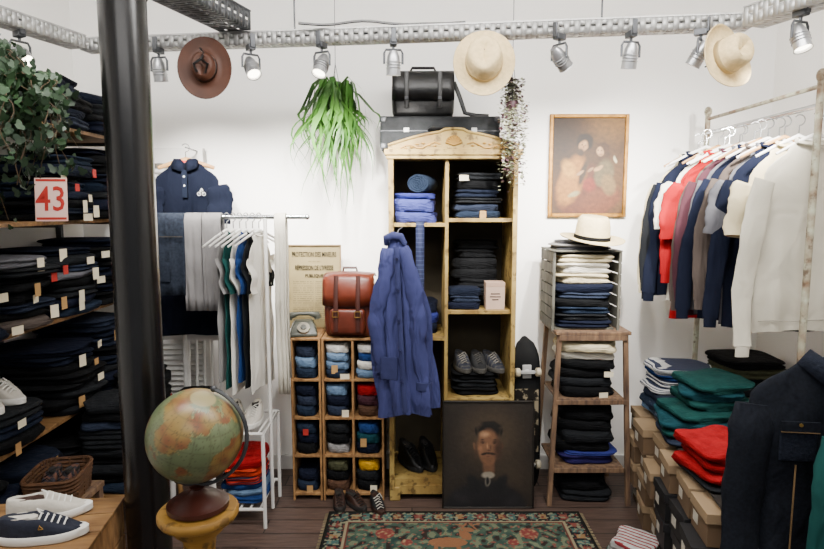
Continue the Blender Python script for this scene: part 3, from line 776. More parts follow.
# ------------------------------------------------------------ GLOBE + pedestal
gx, gy = -.645, 1.72
PEDM = M('pedestal_ochre_wood', '#96702c', .55, kind='worn', hex2='#6b4c1c', scale=6, stretch=(1, 1, 5))
e = top('pedestal_table', 'round turned ochre wooden pedestal table', 'table', (gx, gy, 0))
MB().lathe([(.10, .70), (.112, .705), (.118, .715), (.118, .728), (.112, .735), (.02, .736)], 40).make('table_top', PEDM, e)
MB().lathe([(.03, .70), (.085, .70), (.075, .67), (.05, .645), (.044, .6), (.055, .54), (.048, .45), (.036, .3), (.045, .2), (.06, .13), (.05, .1), (.02, .09)], 32).make('turned_column', PEDM, e)
MB().lathe([(.13, 0), (.135, .02), (.12, .05), (.06, .085), (.05, .11)], 32).make('foot', PEDM, e)
g = top('globe', 'vintage terrestrial globe with faded green and tan map', 'globe', (gx, gy, .737))
MAH = M('mahogany_base', '#35130b', .35, scale=8, var=.3, bump=.05)
MB().lathe([(.082, 0), (.09, .004), (.09, .018), (.072, .026), (.06, .038), (.03, .046), (.018, .06), (.024, .068), (.012, .074)], 36).make('base', MAH, g)
gr = .138; gc = Vector((0, 0, .08+gr+.008))
vs = []; fs = []; cs = []; nu, nv = 200, 100
for k in range(nv+1):
    la = -pi/2+pi*k/nv
    for j in range(nu):
        lo = 2*pi*j/nu; p = Vector((cos(la)*cos(lo), cos(la)*sin(lo), sin(la))); vs.append(p*gr)
        v_ = noise.fractal(p*1.25+Vector((3.1, 1.7, .4)), .9, 2.0, 6)
        sea = mixc(H('#727c5a'), H('#586647'), .5+.5*noise.noise(p*5))
        land = mixc(H('#8b7340'), H('#7a4a2e'), max(0, min(1, .3+1.3*noise.noise(p*4+Vector((9, 0, 0))))))
        c = land if v_ > .05 else (H('#848055') if v_ > .0 else sea)
        if abs(v_-.05) < .02: c = mixc(c, H('#453f28'), .6)
        if j % 12 == 0 or k % 10 == 0: c = mixc(c, H('#4c4c34'), .35)
        if noise.noise(p*38) > .42: c = mixc(c, H('#3c3726'), .5)
        if abs(la) > 1.3: c = H('#948962')
        cs.append((*[q*.72 for q in c], 1))
for k in range(nv):
    for j in range(nu): a = k*nu+j; b = k*nu+(j+1) % nu; fs.append((a, b, b+nu, a+nu))
me = bpy.data.meshes.new('map_ball'); me.from_pydata(vs, [], fs); at = me.color_attributes.new('Col', 'FLOAT_COLOR', 'POINT')
at.data.foreach_set('color', [q for c in cs for q in c]); me.materials.append(M('globe_paper', kind='vcol', rough=.35, bump=.03)); me.polygons.foreach_set('use_smooth', [True]*len(me.polygons))
ball = bpy.data.objects.new('map_ball', me); SC.objects.link(ball); ball.parent = g; ball.location = gc; ball.rotation_euler = (0, radians(23), radians(-40))
mp_ = []
for k in range(25):
    a = radians(90-23)-pi*k/24
    mp_.append((gc.x+(gr+.016)*cos(a), 0, gc.z+(gr+.016)*sin(a)))
MB().tube(mp_, .006, 8, flat=1.4).make('meridian_arm', STEELD, g)
mb = MB().ell(mp_[0], .010).ell(mp_[-1], .009)
mb.make('pivot_knob', STEELD, g)

# ------------------------------------------------------------ white louvre screen, chair, polo
e = top('slatted_screen', 'white painted slatted wooden panel against the wall', 'screen', (WX(176, 200, 3.55), 3.56, 0))
sh_z = WZ(176, 148, 3.56)
mb = MB().b2(-.17, -.14, -.02, .02, 0, sh_z).b2(.14, .17, -.02, .02, 0, sh_z)
for z_ in (.06, .9, sh_z-.06): mb.b2(-.14, .14, -.015, .015, z_-.03, z_+.06)
mb.make('panel_frame', WHITEP, e, bev=.003)
mb = MB(); z_ = .15
while z_ < sh_z-.12:
    if not .84 < z_ < .98: mb.box((0, 0, z_), (.28, .03, .006), rot=(radians(38), 0, 0))
    z_ += .032
mb.make('slats', WHITEP, e)
e = top('wooden_chair', 'white painted wooden chair behind the clothes rail', 'chair', (WX(196, 400, 3.3), 3.32, 0))
MB().box((0, 0, .44), (.24, .30, .03)).make('seat', WHITEP, e, bev=.005)
for sx in (-1, 1):
    MB().tube([(sx*.11, -.13, 0), (sx*.105, -.12, .43)], .016, 10).make('leg', WHITEP, e)
    MB().tube([(sx*.11, .14, 0), (sx*.105, .12, .43), (sx*.11, .15, .92)], .016, 10).make('leg', WHITEP, e)
mb = MB()
for k in range(5): mb.tube([((k-2)*.045, .125, .45), ((k-2)*.045, .15, .86)], .008, 8)
mb.box((0, .15, .89), (.25, .022, .07)); mb.make('backrest', WHITEP, e)
stack('folded_trousers', WX(196, 400, 3.3), 3.29, .457, .22, .24, [('charcoal', .05), ('navy', .05), ('black', .05)], 'on a white chair', 'trousers on the chair')

POLO = M('cloth_polo_navy', '#080d1b', .9, scale=5, bump=.6, var=.15, bst=(12, 12, 4), bd=.03, spec=.10)
p = W(186, 163, 3.36)
polo = top('polo_shirt', 'navy polo shirt with small white embroidered emblem', 'shirt', p)
garment(.38, .96, .020, .20, .070, .028, seed=4, neck=.07, famp=.3, sleeve_end=.98, flat=.20, slope=.085).make('shirt_body', POLO, polo, ang=80)
for sx in (-1, 1):
    MB().loft([[Vector((0, -.02, -.005)), Vector((sx*.02, -.025, .02)), Vector((sx*.06, -.015, .022)), Vector((sx*.065, 0, .015))],
               [Vector((0, -.03, -.05)), Vector((sx*.03, -.04, -.045)), Vector((sx*.07, -.035, -.03)), Vector((sx*.075, -.015, -.005))]], False, False, closed=False).make('collar', POLO, polo, solid=.004)
MB().b2(-.014, .014, -.036, -.028, -.19, -.04).make('placket', cloth('indigo'), polo)
for k in range(2): MB().tube([(0, -.036, -.075-k*.05), (0, -.040, -.075-k*.05)], .005, 10).make('button', RUBW, polo)
mb = MB()
for c in ((.078, -.17), (.104, -.17)): mb.tube([(c[0]+.009*cos(2*pi*k/14), -.036, c[1]+.009*sin(2*pi*k/14)) for k in range(15)], .0015, 4)
mb.tube([(.078, -.036, -.17), (.090, -.036, -.154), (.104, -.036, -.17)], .0015, 4).tube([(.084, -.036, -.156), (.093, -.036, -.140), (.099, -.036, -.153)], .003, 5)
mb.make('embroidered_emblem', RUBW, polo)
MB().b2(-.022, .022, -.022, -.012, .0, .012).make('neck_label', M('red_label', '#a3231f', .8), polo)
hanger_parts(WOOD, CHROME, w=.31, slope=.045, loc=p+Vector((0, .0, .018)), label='varnished wooden hanger holding the navy polo', th=.013)
MB().tube([(p.x, 3.36, p.z+.085), (p.x, 3.54, p.z+.08)], .004, 6).make('wall_hook', STEELD, label='small steel hook on the slatted panel', cat='hook')

# ------------------------------------------------------------ white garment rack
ry = 3.08
xr0, xr1 = WX(152, 216, ry), WX(307, 216, ry); rz_ = WZ(230, 217, ry)
e = top('garment_rack', 'small white metal garment rack with chrome rail', 'clothes rack', (0, ry, 0))
MB().tube([(xr0, 0, rz_), (xr1, 0, rz_)], .011, 12, ref=(0, 1, 0)).make('rail', CHROME, e)
MB().ell((xr1, 0, rz_), .014).ell((xr0, 0, rz_), .014).make('end_cap', CHROME, e)
px0, px1 = WX(222, 400, ry), WX(270, 400, ry)
for x, zt in ((px0, .50), (px1, rz_)): MB().tube([(x, 0, .02), (x, 0, zt)], .010, 10).make('post', WHITEP, e)
for x in (px0, px1): MB().tube([(x, -.17, 0), (x, -.17, .50), (x, .17, .50), (x, .17, 0)], .010, 8).make('side_frame', WHITEP, e)
for z_ in (.10, .50):
    mb = MB()
    for yq in (-.17, .17): mb.tube([(px0, yq, z_), (px1, yq, z_)], .009, 8)
    for k in range(5): mb.tube([(px0+(px1-px0)*(k+.5)/5, -.17, z_), (px0+(px1-px0)*(k+.5)/5, .17, z_)], .006, 6)
    mb.make('wire_shelf', WHITEP, e)
cxr = (px0+px1)/2
stack('folded_striped_shirt', cxr, ry-.01, .112, .225, .28, [('blue', .035), ('lightblue', .03), ('blue', .035), (STR_RN, .045), ('orange', .045), ('red', .05)], 'on the wire shelf', 'folded shirts on the wire shelf')
sw_ = shoe('white canvas sneaker on the wire shelf', CANW, RUBW, RUBW, DARK, (cxr-.05, ry-.03, .512), (0, 0, radians(-80)), L=.25, group='white sneakers on the wire shelf')
clone(sw_, (cxr+.05, ry-.03, .512), (0, 0, radians(-88)))
cols = ['lightgrey', 'green', 'white', 'blue', 'charcoal', 'white']
for k, c in enumerate(cols):
    x = WX(227+k*6.4, 230, ry); lp = Vector((x, ry, rz_-.085)); rot = (0, 0, radians(85-.8*k))
    t = top('t_shirt', f'{c.replace("lightgrey","light grey")} cotton t-shirt hanging edge-on from rail', 'shirt', lp, rot, 't-shirts on the white rack')
    garment(.30, .74+.03*(k % 3), .006, .17, .040, .01, seed=20+k, neck=.07, famp=.3, flat=.12, sleeve_end=.9).make('shirt_body', hcloth(c), t, ang=80)
    collar_ring(t, .07, hcloth(c), hd=.008, th=.004)
    hanger_parts(WHITEP, CHROME, w=.40, slope=.075, loc=lp+Vector((0, 0, .020)), rot=(0, 0, radians(72-.8*k)), label='white plastic hanger on the chrome rail', th=.007, group='white hangers')
def drape(name, label, mat, x, z, w, Lf, Lb, y, seed, cat='trousers', legs=False, gap=.03):
    """cloth folded over a rail along X"""
    e = top(name, label, cat, (x, y, z)); mb = MB()
    parts = [(-w/2, w/2)] if not legs else [(-w/2, -.002), (.002, w/2)]
    for a, b in parts:
        rg = []
        path = [(-gap, -Lf*f) for f in (1, .85, .7, .5, .35, .2, .1, .04)]+[(-.018, .012), (0, .017), (.018, .012)]+[(gap, -Lb*f) for f in (.05, .3, .6, 1)]
        for yy_, zz_ in path:
            rg.append([Vector((a+(b-a)*k/14+.003*sin(zz_*9+seed), yy_+.005*sin(k*1.1+seed+zz_*2)*min(1, abs(zz_)*4), zz_)) for k in range(15)])
        mb.loft(rg, False, False, closed=False)
    mb.make('cloth_panel', mat, e, solid=.010, ang=80)
    return e
DGB = M('cloth_dark_grey_denim', '#242a35', .92, scale=70, bump=.6, var=.3, bst=(10, 10, 3.4), bd=.04, spec=.12)
d1 = drape('denim_jeans', 'dark grey-blue denim jeans folded over the rail', DGB, WX(169, 216, ry), rz_, .17, .40, .35, ry, 2, legs=False)
MB().rbox((-.03, -.041, -.28), (.08, .008, .10), .003).make('back_pocket', DGB, d1)
mb = MB()
mb.b2(-.082, .082, -.0455, -.040, -.10, -.098)
mb.make('stitched_seam', M('seam_thread', '#4a4130', .8), d1)
d2 = drape('grey_trousers', 'light grey cotton trousers folded over the rail', M('cloth_mid_grey', '#7d7b7b', .9, var=.12, bump=.8, bst=(12, 12, 3), bd=.04), WX(203, 216, ry), rz_, .19, .48, .40, ry, 7, legs=True)
drape('wool_scarf', 'long white scarf hanging over the rail end', hcloth('ivory'), WX(281, 230, ry), rz_, .055, .92, .85, ry, 3, cat='scarf')

# ------------------------------------------------------------ cubby crates
cy0, cy1 = 3.2, 3.50
def cubby(x0, x1, cols, label, ztop=.925):
    e = top('cubby_shelf', label, 'shelf', ((x0+x1)/2, cy0, 0), group='stacked wooden cubby crates'); w = x1-x0; D = cy1-cy0
    mb = MB().b2(-w/2, -w/2+.012, 0, D, 0, ztop).b2(w/2-.012, w/2, 0, D, 0, ztop).b2(-w/2+.012, w/2-.012, 0, D, ztop-.012, ztop).b2(-w/2+.012, w/2-.012, 0, D, .03, .045)
    mb.make('case', PINE, e, bev=.002)
    MB().b2(-w/2+.012, w/2-.012, D-.008, D, .03, ztop).make('back_panel', WOODD, e)
    zs = [.045]; rows = 4; hh = (ztop-.012-.045)/rows
    for r in range(1, rows): MB().b2(-w/2+.012, w/2-.012, .004, D-.008, .045+hh*r-.012, .045+hh*r).make('shelf', PINE, e, bev=.001)
    for c in range(1, cols): MB().b2(-w/2+w*c/cols-.006, -w/2+w*c/cols+.006, .002, D-.008, .045, ztop-.012).make('divider', PINE, e)
    return [.045+hh*r for r in range(rows)], hh
z4, hh = cubby(-.665, -.50, 1, 'narrow pine cubby crate with four compartments')
cubby(-.495, -.155, 2, 'wide pine cubby crate with two columns')
cell = [(-.5825, .135), (-.412, .145), (-.24, .145)]
cc = [[['denim', 'navy'], ['black', 'navy', 'denim'], ['denim', 'slate', 'navy'], ['denim', 'lightblue', 'slate']],
      [['brown', 'black', 'olive'], ['lightgrey', 'black', 'charcoal'], ['slate', 'navy', 'lightblue'], ['denim', 'lightblue', 'lightblue', 'white']],
      [['black', 'charcoal', 'yellow'], ['navy', 'teal', 'blue'], ['brown', 'maroon', 'red'], ['lightblue', 'white', 'blue', 'white']]]
for ci, (x, w) in enumerate(cell):
    for ri in range(4):
        its = [(c, min(.058, (hh-.03)/len(cc[ci][ri]))) for c in cc[ci][ri]]
        stack('folded_shirt', x, cy0+.135, z4[ri]+.001, w*.94, .24, its, 'in the pine cubby', 'folded shirts in the pine cubbies', tags=.25, jit=.003, rj=.05, var=3)

# poster
e = top('framed_notice', 'framed yellowed printed public notice in French', 'poster', (WX(314, 300, 3.47), 3.475, .927), (radians(-5), 0, 0))
pw, ph_ = .315, .49
MB().b2(-pw/2, -pw/2+.008, -.015, 0, 0, ph_).b2(pw/2-.008, pw/2, -.015, 0, 0, ph_).b2(-pw/2+.008, pw/2-.008, -.015, 0, 0, .008).b2(-pw/2+.008, pw/2-.008, -.015, 0, ph_-.008, ph_).make('picture_frame', M('thin_wood_frame', '#6f5a3a', .6), e)
def pf(x, z):
    c = mixc(H('#897a54'), H('#746744'), .5+.5*noise.noise(Vector((x*12, z*12, 0))))
    if .03 < z < .27 and abs(x) < .125:
        r = (z*80) % 1
        if r < .45 and noise.noise(Vector((x*120, round(z*80), 5))) > -.15 and abs(x) > .004: c = mixc(c, H('#3f3828'), .55)
    return c
paint('printed_sheet', pw-.016, ph_-.016, 150, 220, pf, VC, e, (0, -.006, .008))
INK = M('printing_ink', '#060504', .8, bump=0, var=.05, spec=.1)
text('PROTECTION DES MINEURS', .040, INK, e, (0, -.0105, .420), sx=.52, off=.0004)
text("\u2014 \u2014 \u2014", .02, INK, e, (0, -.0105, .388))
text("R\u00c9PRESSION DE L'IVRESSE", .038, INK, e, (0, -.0105, .342), sx=.52, off=.0004)
text("PUBLIQUE", .026, INK, e, (0, -.0105, .30), sx=.9, off=.0003)
# telephone
e = top('rotary_telephone', 'old grey-green rotary telephone on the pine cubby', 'telephone', (WX(303, 330, 3.28), 3.30, .926), (0, 0, radians(10)))
TEL = M('telephone_bakelite', '#3d3f37', .4, var=.1, bump=0)
MB().loft([[Vector((sx*x_, y_, z_)) for sx, y_ in ((-1, y0), (1, y0), (1, y1), (-1, y1))] for x_, y0, y1, z_ in ((.075, -.07, .07, 0), (.075, -.07, .07, .015), (.06, -.03, .06, .06), (.045, .0, .05, .08))]).make('phone_body', TEL, e, bev=.006)
MB().tube([(0, -.045, .042), (0, -.055, .052)], [.036, .034], 24, ref=(1, 0, 0)).make('dial_ring', M('dial_cream', '#7d7767', .4), e)
MB().tube([(0, -.056, .053), (0, -.060, .057)], [.016, .015], 20, ref=(1, 0, 0)).make('dial_centre', TEL, e)
MB().tube([(-.08, .02, .085), (-.075, .02, .105), (-.03, .02, .115), (.03, .02, .115), (.075, .02, .105), (.08, .02, .085)], [.022, .022, .011, .011, .022, .022], 14).make('handset', TEL, e)
# backpack
e = top('leather_backpack', 'cognac brown leather backpack with two buckled straps', 'backpack', (WX(350, 330, 3.27), 3.29, .927), (0, 0, radians(-4)))
MB().rbox((0, 0, .17), (.26, .13, .34), .03, bulge=.05).make('bag_body', LEATH, e)
MB().rbox((0, -.08, .09), (.19, .05, .14), .018, bulge=.04).make('front_pocket', LEATH, e)
fl = MB().loft([[Vector((x, y+.02*abs(x/.13)**3, z-(.01*abs(x/.13)**2 if z > .3 else 0))) for x in [-.138+.276*k/12 for k in range(13)]] for y, z in ((.06, .335), (.0, .355), (-.06, .345), (-.085, .32), (-.092, .24), (-.096, .175))], False, False, closed=False)
fl.make('front_flap', M('leather_cognac_flap', '#542010', .38, scale=12, var=.25, bump=.12), e, solid=.006)
for sx in (-1, 1):
    MB().tube([(sx*.06, -.082, .34), (sx*.06, -.100, .25), (sx*.06, -.108, .14), (sx*.06, -.112, .04)], .012, 8, flat=.25).make('strap', LEATHD, e)
    MB().tube([(sx*.06-.015, -.118, .12), (sx*.06+.015, -.118, .12), (sx*.06+.015, -.118, .15), (sx*.06-.015, -.118, .15), (sx*.06-.015, -.118, .12)], .0028, 6).make('buckle', BRASS, e)
MB().tube([(-.04, .02, .345), (-.035, .01, .375), (.035, .01, .375), (.04, .02, .345)], .007, 8).make('handle', LEATHD, e)

# shoes on floor near cubby / armoire
sf = shoe('brown leather derby shoe on the floorboards', BRL, DARK, DARK, DARK, (-.31, 3.135, .001), (0, 0, radians(-50)), L=.19, h=.065, group='shoes on the floor')
clone(sf, (-.40, 3.14, .001), (0, 0, radians(-80)))
shoe('dark suede shoe with pale laces on floor', CANB, BRL, CANW, BRL, (-.19, 3.11, .001), (0, 0, radians(-70)), L=.19, h=.065)

# ------------------------------------------------------------ blue work jacket
JB = M('cloth_workwear_blue', '#383c66', .9, scale=4, bump=.9, var=.22, bst=(13, 13, 4), bd=.05, spec=.12)
JBD = M('cloth_workwear_blue_dark', '#2e3255', .9, scale=4, bump=.6, var=.18, bscale=10, spec=.12)
p = W(397, 238, 3.06)
jk = top('work_jacket', 'long faded blue cotton work jacket hung by collar', 'jacket', p, (0, 0, radians(-14)))
mb = MB(); N = 80; Lj = p.z-WZ(405, 411, 3.06); rg = []
for k in range(30):
    f = k/29; z_ = -Lj*f
    hwj = .035+.072*min(1, (f*2.4))**.8+.03*f; hdj = .028+.045*min(1, f*2.5); cxj = .0+.055*f
    ring = []
    for j in range(N):
        a = 2*pi*j/N; c, s_ = cos(a), sin(a)
        amp = .22*min(1, f*3)
        r_ = 1+amp*sin(6*a+1.5*sin(f*4))+amp*.6*sin(11*a+2+f*2)+amp*.3*sin(19*a+f*3)
        ring.append(Vector((cxj+hwj*c*r_, hdj*s_*r_, z_+(.012*sin(3*a)+.02*c)*(f > .9))))
    rg.append(ring)
mb.loft(rg); mb.make('jacket_body', JB, jk, ang=80)
for sd, xo, ll in ((-1, -.095, .60), (1, .125, .68)):
    pts = []; rad = []
    for k in range(24):
        f = k/23; pts.append((sd*.035+(xo-sd*.035)*min(1, f*1.9)**.9+.012*sin(f*7)+.02*f, -.045-.02*sin(f*3), -.05-ll*f))
        rad.append((.036+.014*sin(min(1, f*2)*pi/2)-.012*f)*(1+.10*sin(f*23+sd)+.07*sin(f*43)))
    MB().tube(pts, rad, 16, flat=.6).make('sleeve', JB, jk, ang=80)
    MB().tube([pts[-1], (pts[-1][0], pts[-1][1], pts[-1][2]-.04)], [.042, .041], 16, flat=.6).make('cuff', JBD, jk)
cpts = [(-.055, -.01, -.035), (-.045, -.04, .0), (-.01, -.045, .014), (.03, -.04, .008), (.05, -.03, -.03)]
MB().tube(cpts, [.014, .020, .022, .020, .014], 10, flat=.6).make('collar', JBD, jk)
MB().tube([(.015, -.07, -.04), (.035, -.10, -.3), (.05, -.098, -.6), (.065, -.095, -Lj+.03)], .014, 8, flat=.35).make('button_placket', JBD, jk)
for k in range(5):
    z_ = -.10-k*.155
    MB().tube([(.02+.045*min(1, -z_), -.085-.022*min(1, -z_*3), z_), (.02+.045*min(1, -z_), -.092-.022*min(1, -z_*3), z_)], .008, 12).make('button', M('navy_button', '#15183a', .4), jk)
MB().rbox((-.02, -.085, -.66), (.09, .012, .12), .005).make('patch_pocket', JBD, jk)
MB().tube([(0, 0, .01), (0, .03, .04), (0, .10, .05)], .004, 6).make('hanging_loop', STEELD, jk)
mb = MB()
rg = []
for k in range(16):
    z_ = 1.56-.46*k/15; rg.append([Vector((x, y, z_)) for x, y in ((-.022, .0), (0, -.006+.004*sin(k)), (.022, 0))])
x_t = WX(420, 250, 3.17)
mb.loft(rg, False, False, closed=False)
mb.make('patterned_scarf', M('cloth_tie_pattern', '#1e2646', .8, kind='stripe', hex2='#383f60', axis=2, freq=42, duty=.75, bump=.1), loc=(x_t, 3.165, 0), solid=.004,
        label='narrow blue patterned scarf hanging from armoire shelf', cat='scarf')

# ------------------------------------------------------------ skateboard
e = top('skateboard', 'black skateboard with patterned deck leaning upright, wheels showing', 'skateboard', (.645, 3.235, .012), (radians(-4), 0, radians(4)))
def deckrings(f0, f1, n, k_, dy):
    rg = []
    for k in range(n+1):
        f = f0+(f1-f0)*k/n; z_ = .90*f; hwk = .078*min(1, sqrt(max(0, 1-(abs(f-.5)*2)**6))); hwk = max(hwk, .010)*k_
        yk = .05*max(0, (abs(f-.5)-.36)/.14)**1.5
        rg.append([Vector((hwk*c, yk-.006*abs(c*k_)**2+dy, z_)) for c in (-1, -.7, -.3, 0, .3, .7, 1)])
    return rg
MB().loft(deckrings(0, 1, 26, 1, 0), False, False, closed=False).make('deck', M('deck_black', '#08090a', .75, scale=6, var=.3, bump=.05, spec=.15), e, solid=.011)
MB().loft(deckrings(.28, .68, 14, .86, -.0075), False, False, closed=False).make('deck_graphic', M('deck_graphic_print', '#16130f', .75, kind='blotch', hex2='#857a64', scale=24, bump=0, spec=.15), e)
WH = M('wheel_urethane', '#a0967f', .5, bump=0)
for z_ in (.19, .71):
    MB().box((0, -.012, z_), (.05, .010, .075)).tube([(0, -.014, z_), (0, -.032, z_)], [.016, .012], 12).tube([(-.066, -.036, z_), (.066, -.036, z_)], .006, 8).box((0, -.034, z_), (.08, .016, .018)).make('truck', STEEL, e, bev=.002)
    for sx in (-1, 1): MB().tube([(sx*.044, -.036, z_), (sx*.048, -.036, z_), (sx*.068, -.036, z_), (sx*.073, -.036, z_)], [.019, .025, .025, .019], 20).make('wheel', WH, e)

# ------------------------------------------------------------ ladder stand with crate
sx0, sx1 = .785, 1.160; scx = (sx0+sx1)/2; sw2 = (sx1-sx0)/2; stz = .972
e = top('step_stand', 'worn wooden ladder stand with three shelf levels', 'stand', (scx, 3.33, 0))
MB().box((0, 0, stz-.009), (2*sw2+.03, .36, .018)).make('top_board', WOODD, e, bev=.003)
for a in (-1, 1):
    for b in (-1, 1):
        mb = MB().loft([[Vector((a*x_+dx, b*y_+dy, z_)) for dx, dy in ((-.012, -.012), (.012, -.012), (.012, .012), (-.012, .012))] for x_, y_, z_ in ((sw2+.030, .185, 0), (sw2-.010, .155, stz-.018))])
        mb.make('leg', WOODD, e)
for z_, sw_e in ((.60, .012), (.215, .025)):
    MB().box((0, 0, z_-.007), (2*sw2-.02+sw_e, .33, .014)).make('shelf', WOODD, e, bev=.002)
    MB().box((0, -.178, z_-.016), (2*sw2+.01, .014, .026)).make('rung', WOODD, e, bev=.002)
MB().box((0, -.172, stz-.034), (2*sw2-.01, .014, .030)).make('apron', WOODD, e, bev=.002)
GS = 'folded knitwear on the wooden stand'
stack('folded_sweater', scx, 3.31, .602, .33, .28, [('black', .055), ('charcoal', .05), ('black', .05), ('black', .05), ('ivory', .045), ('cream', .05)], 'on the wooden stand', GS, tags=.15, rj=.15, var=3)
z = stack('folded_sweater', scx+.01, 3.31, .217, .33, .28, [('purple', .055), ('royal', .02)], 'on the wooden stand', GS)
z = stack('folded_sweater', scx, 3.31, z, .33, .28, [('black', .055), ('charcoal', .06), ('black', .06), ('black', .055)], 'on the wooden stand', GS, rj=.15, var=3)
stack('folded_sweater', scx, 3.31, .001, .32, .28, [('charcoal', .06), ('black', .06)], 'beneath the wooden stand', GS)
e = top('display_box', 'grey weathered slatted crate open at the front', 'crate', (scx-.035, 3.34, stz))
cw, cd, chh = .180, .15, .425
GRW = M('grey_weathered_wood', '#57564d', .75, kind='wood', hex2='#35332d', scale=6, stretch=(5, 5, 2), bump=.2)
for a in (-1, 1):
    for b in (-1, 1): MB().box((a*(cw-.005), b*(cd-.008), chh/2), (.011, .016, chh)).make('corner_post', GRW, e)
    mb = MB()
    for k in range(7): mb.box((a*(cw+.002), 0, .03+k*.061), (.004, cd*2, .054))
    mb.make('side_slats', GRW, e)
mb = MB()
for k in range(7): mb.box((0, cd+.003, .03+k*.061), (cw*2, .006, .038))
mb.make('back_slats', GRW, e)
MB().box((0, 0, chh+.004), (cw*2+.010, cd*2+.012, .008)).make('top_panel', GRW, e, bev=.002)
MB().box((0, 0, .005), (cw*2-.04, cd*2-.04, .008)).make('bottom_panel', GRW, e)
stack('folded_knitwear', scx-.035, 3.315, stz+.011, .330, .26, [('navy', .04), ('charcoal', .035), ('denim', .04), ('black', .045), ('slate', .035), ('navy', .045), ('cream', .055), ('ivory', .06), ('cream', .045)], 'in the grey crate', 'knitwear in the grey crate', jit=.003, rj=.03)
z = stack('folded_scarf', scx-.03, 3.34, stz+chh+.009, .32, .26, [('grey', .015), ('lightgrey', .015), ('grey', .015)], 'under a panama hat', 'scarves on the crate')
hat('warm straw panama hat with a black ribbon band', M('panama_straw', '#c2b188', .85, scale=60, var=.08, bump=.2), cloth('black'), (scx+.01, 3.28, z+.006), (radians(7), radians(3), radians(5)), br=.180, cr=.096, ch=.128, curl=.012)

# ------------------------------------------------------------ RIGHT: shoe boxes & shelf
PH = radians(-8.2); OX, OY = 1.245, 3.28
def T(lx, ly, z=0):
    """shelf coordinates: lx = depth away from the front face, ly = distance from far end"""
    return Vector((OX+lx*cos(PH)+ly*sin(PH), OY+lx*sin(PH)-ly*cos(PH), z))
KR = M('kraft_cardboard', '#5e4a35', .9, scale=3, var=.12, bump=.02); KRL = M('kraft_cardboard_lid', '#8a7458', .9, scale=3, var=.10, bump=.02)
BK = M('black_cardboard', '#0d0d0f', .6); BKL = M('black_cardboard_lid', '#17171a', .6)
LBW = M('box_end_label', '#b5b0a3', .7, bump=0)
def shoebox(kraft, d, h, lw=.29):
    e = top('shoe_box', ('brown kraft' if kraft else 'matt black')+' cardboard shoe box in the stacked wall', 'box', (0, 0, 0), (0, 0, PH), group='stacked shoe boxes')
    MB().b2(0.005, lw, -d/2+.005, d/2-.005, 0, h-.040).make('box_body', KR if kraft else BK, e)
    MB().b2(-.002, lw+.003, -d/2, d/2, h-.042, h-.004).make('lid', KRL if kraft else BKL, e, bev=.001)
    MB().b2(.0035, .0055, .015, .065, .03, .07).make('size_label', LBW, e)
    return e
bk = shoebox(True, .180, .132); bb = shoebox(False, .180, .132); first = {True: 1, False: 1}
for c in range(6):
    for r in range(4):
        kraft = not (c >= 3 and r <= 2); src = bk if kraft else bb
        loc = T(.000+RR.uniform(-.040, .014), .11+c*.205+RR.uniform(-.008, .008), .001+r*.1335)
        if first[kraft]: src.location = loc; first[kraft] = 0
        else: clone(src, loc, (0, 0, PH+RR.uniform(-.07, .07)))
e = top('low_shelf', 'thin dark shelf board over stacked shoe boxes', 'shelf', T(0, 0), (0, 0, PH))
SLN = 1.26; DKB = M('dark_board', '#1d1915', .8, scale=8, var=.3)
MB().b2(0.05, .36, -SLN, 0, .547, .556).make('top_board', DKB, e, bev=.001)
MB().b2(.340, .355, -SLN, 0, 0, .547).make('back_panel', DKB, e)
tz = .557
G2 = 'folded tops on the low shelf'
q = T(.19, .17); z = stack('folded_denim_shirt', q.x, q.y, tz, .33, .28, [('lightblue', .035), ('denim', .045), ('slate', .045)], 'on the low shelf', G2, rj=.1, var=3)
stack('folded_striped_shirt', q.x, q.y, z, .32, .28, [(STR_NW, .035), (STR_NW, .035), ('blue', .03), (STR_NW, .035)], 'on the low shelf', G2)
q = T(.17, .56); z = stack('folded_sweater', q.x-.01, q.y, tz, .33, .34, [('slate', .03), ('green', .042), ('teal', .045), ('green', .042)], 'on the low shelf', G2, jit=.025, rj=.35, var=5)
stack('folded_sweater', q.x+.05, q.y+.05, z, .30, .32, [('green', .045), ('teal', .045), ('green', .04)], 'on the low shelf', G2, jit=.025, rj=.35, var=5)
q = T(.13, .96); z = stack('folded_sweatshirt', q.x, q.y, tz, .28, .33, [('charcoal', .02), ('red', .045), ('red', .045), ('red', .045)], 'on the low shelf', G2, jit=.012, rj=.25, var=5)
e = top('wooden_stool', 'dark wooden stool stacked with dark trousers by the wall', 'stool', (1.88, 3.30, 0))
MB().box((0, 0, .60), (.36, .36, .03)).make('seat', WOODD, e, bev=.003)
for sx in (-1, 1):
    for sy in (-1, 1): MB().tube([(sx*.16, sy*.16, 0), (sx*.14, sy*.14, .588)], .018, 10).make('leg', WOODD, e)
stack('folded_trousers', 1.86, 3.28, .617, .38, .34, [('charcoal', .05), ('black', .05), ('olive', .05), ('black', .05)], 'on a dark wooden stool', 'trousers by the side wall')

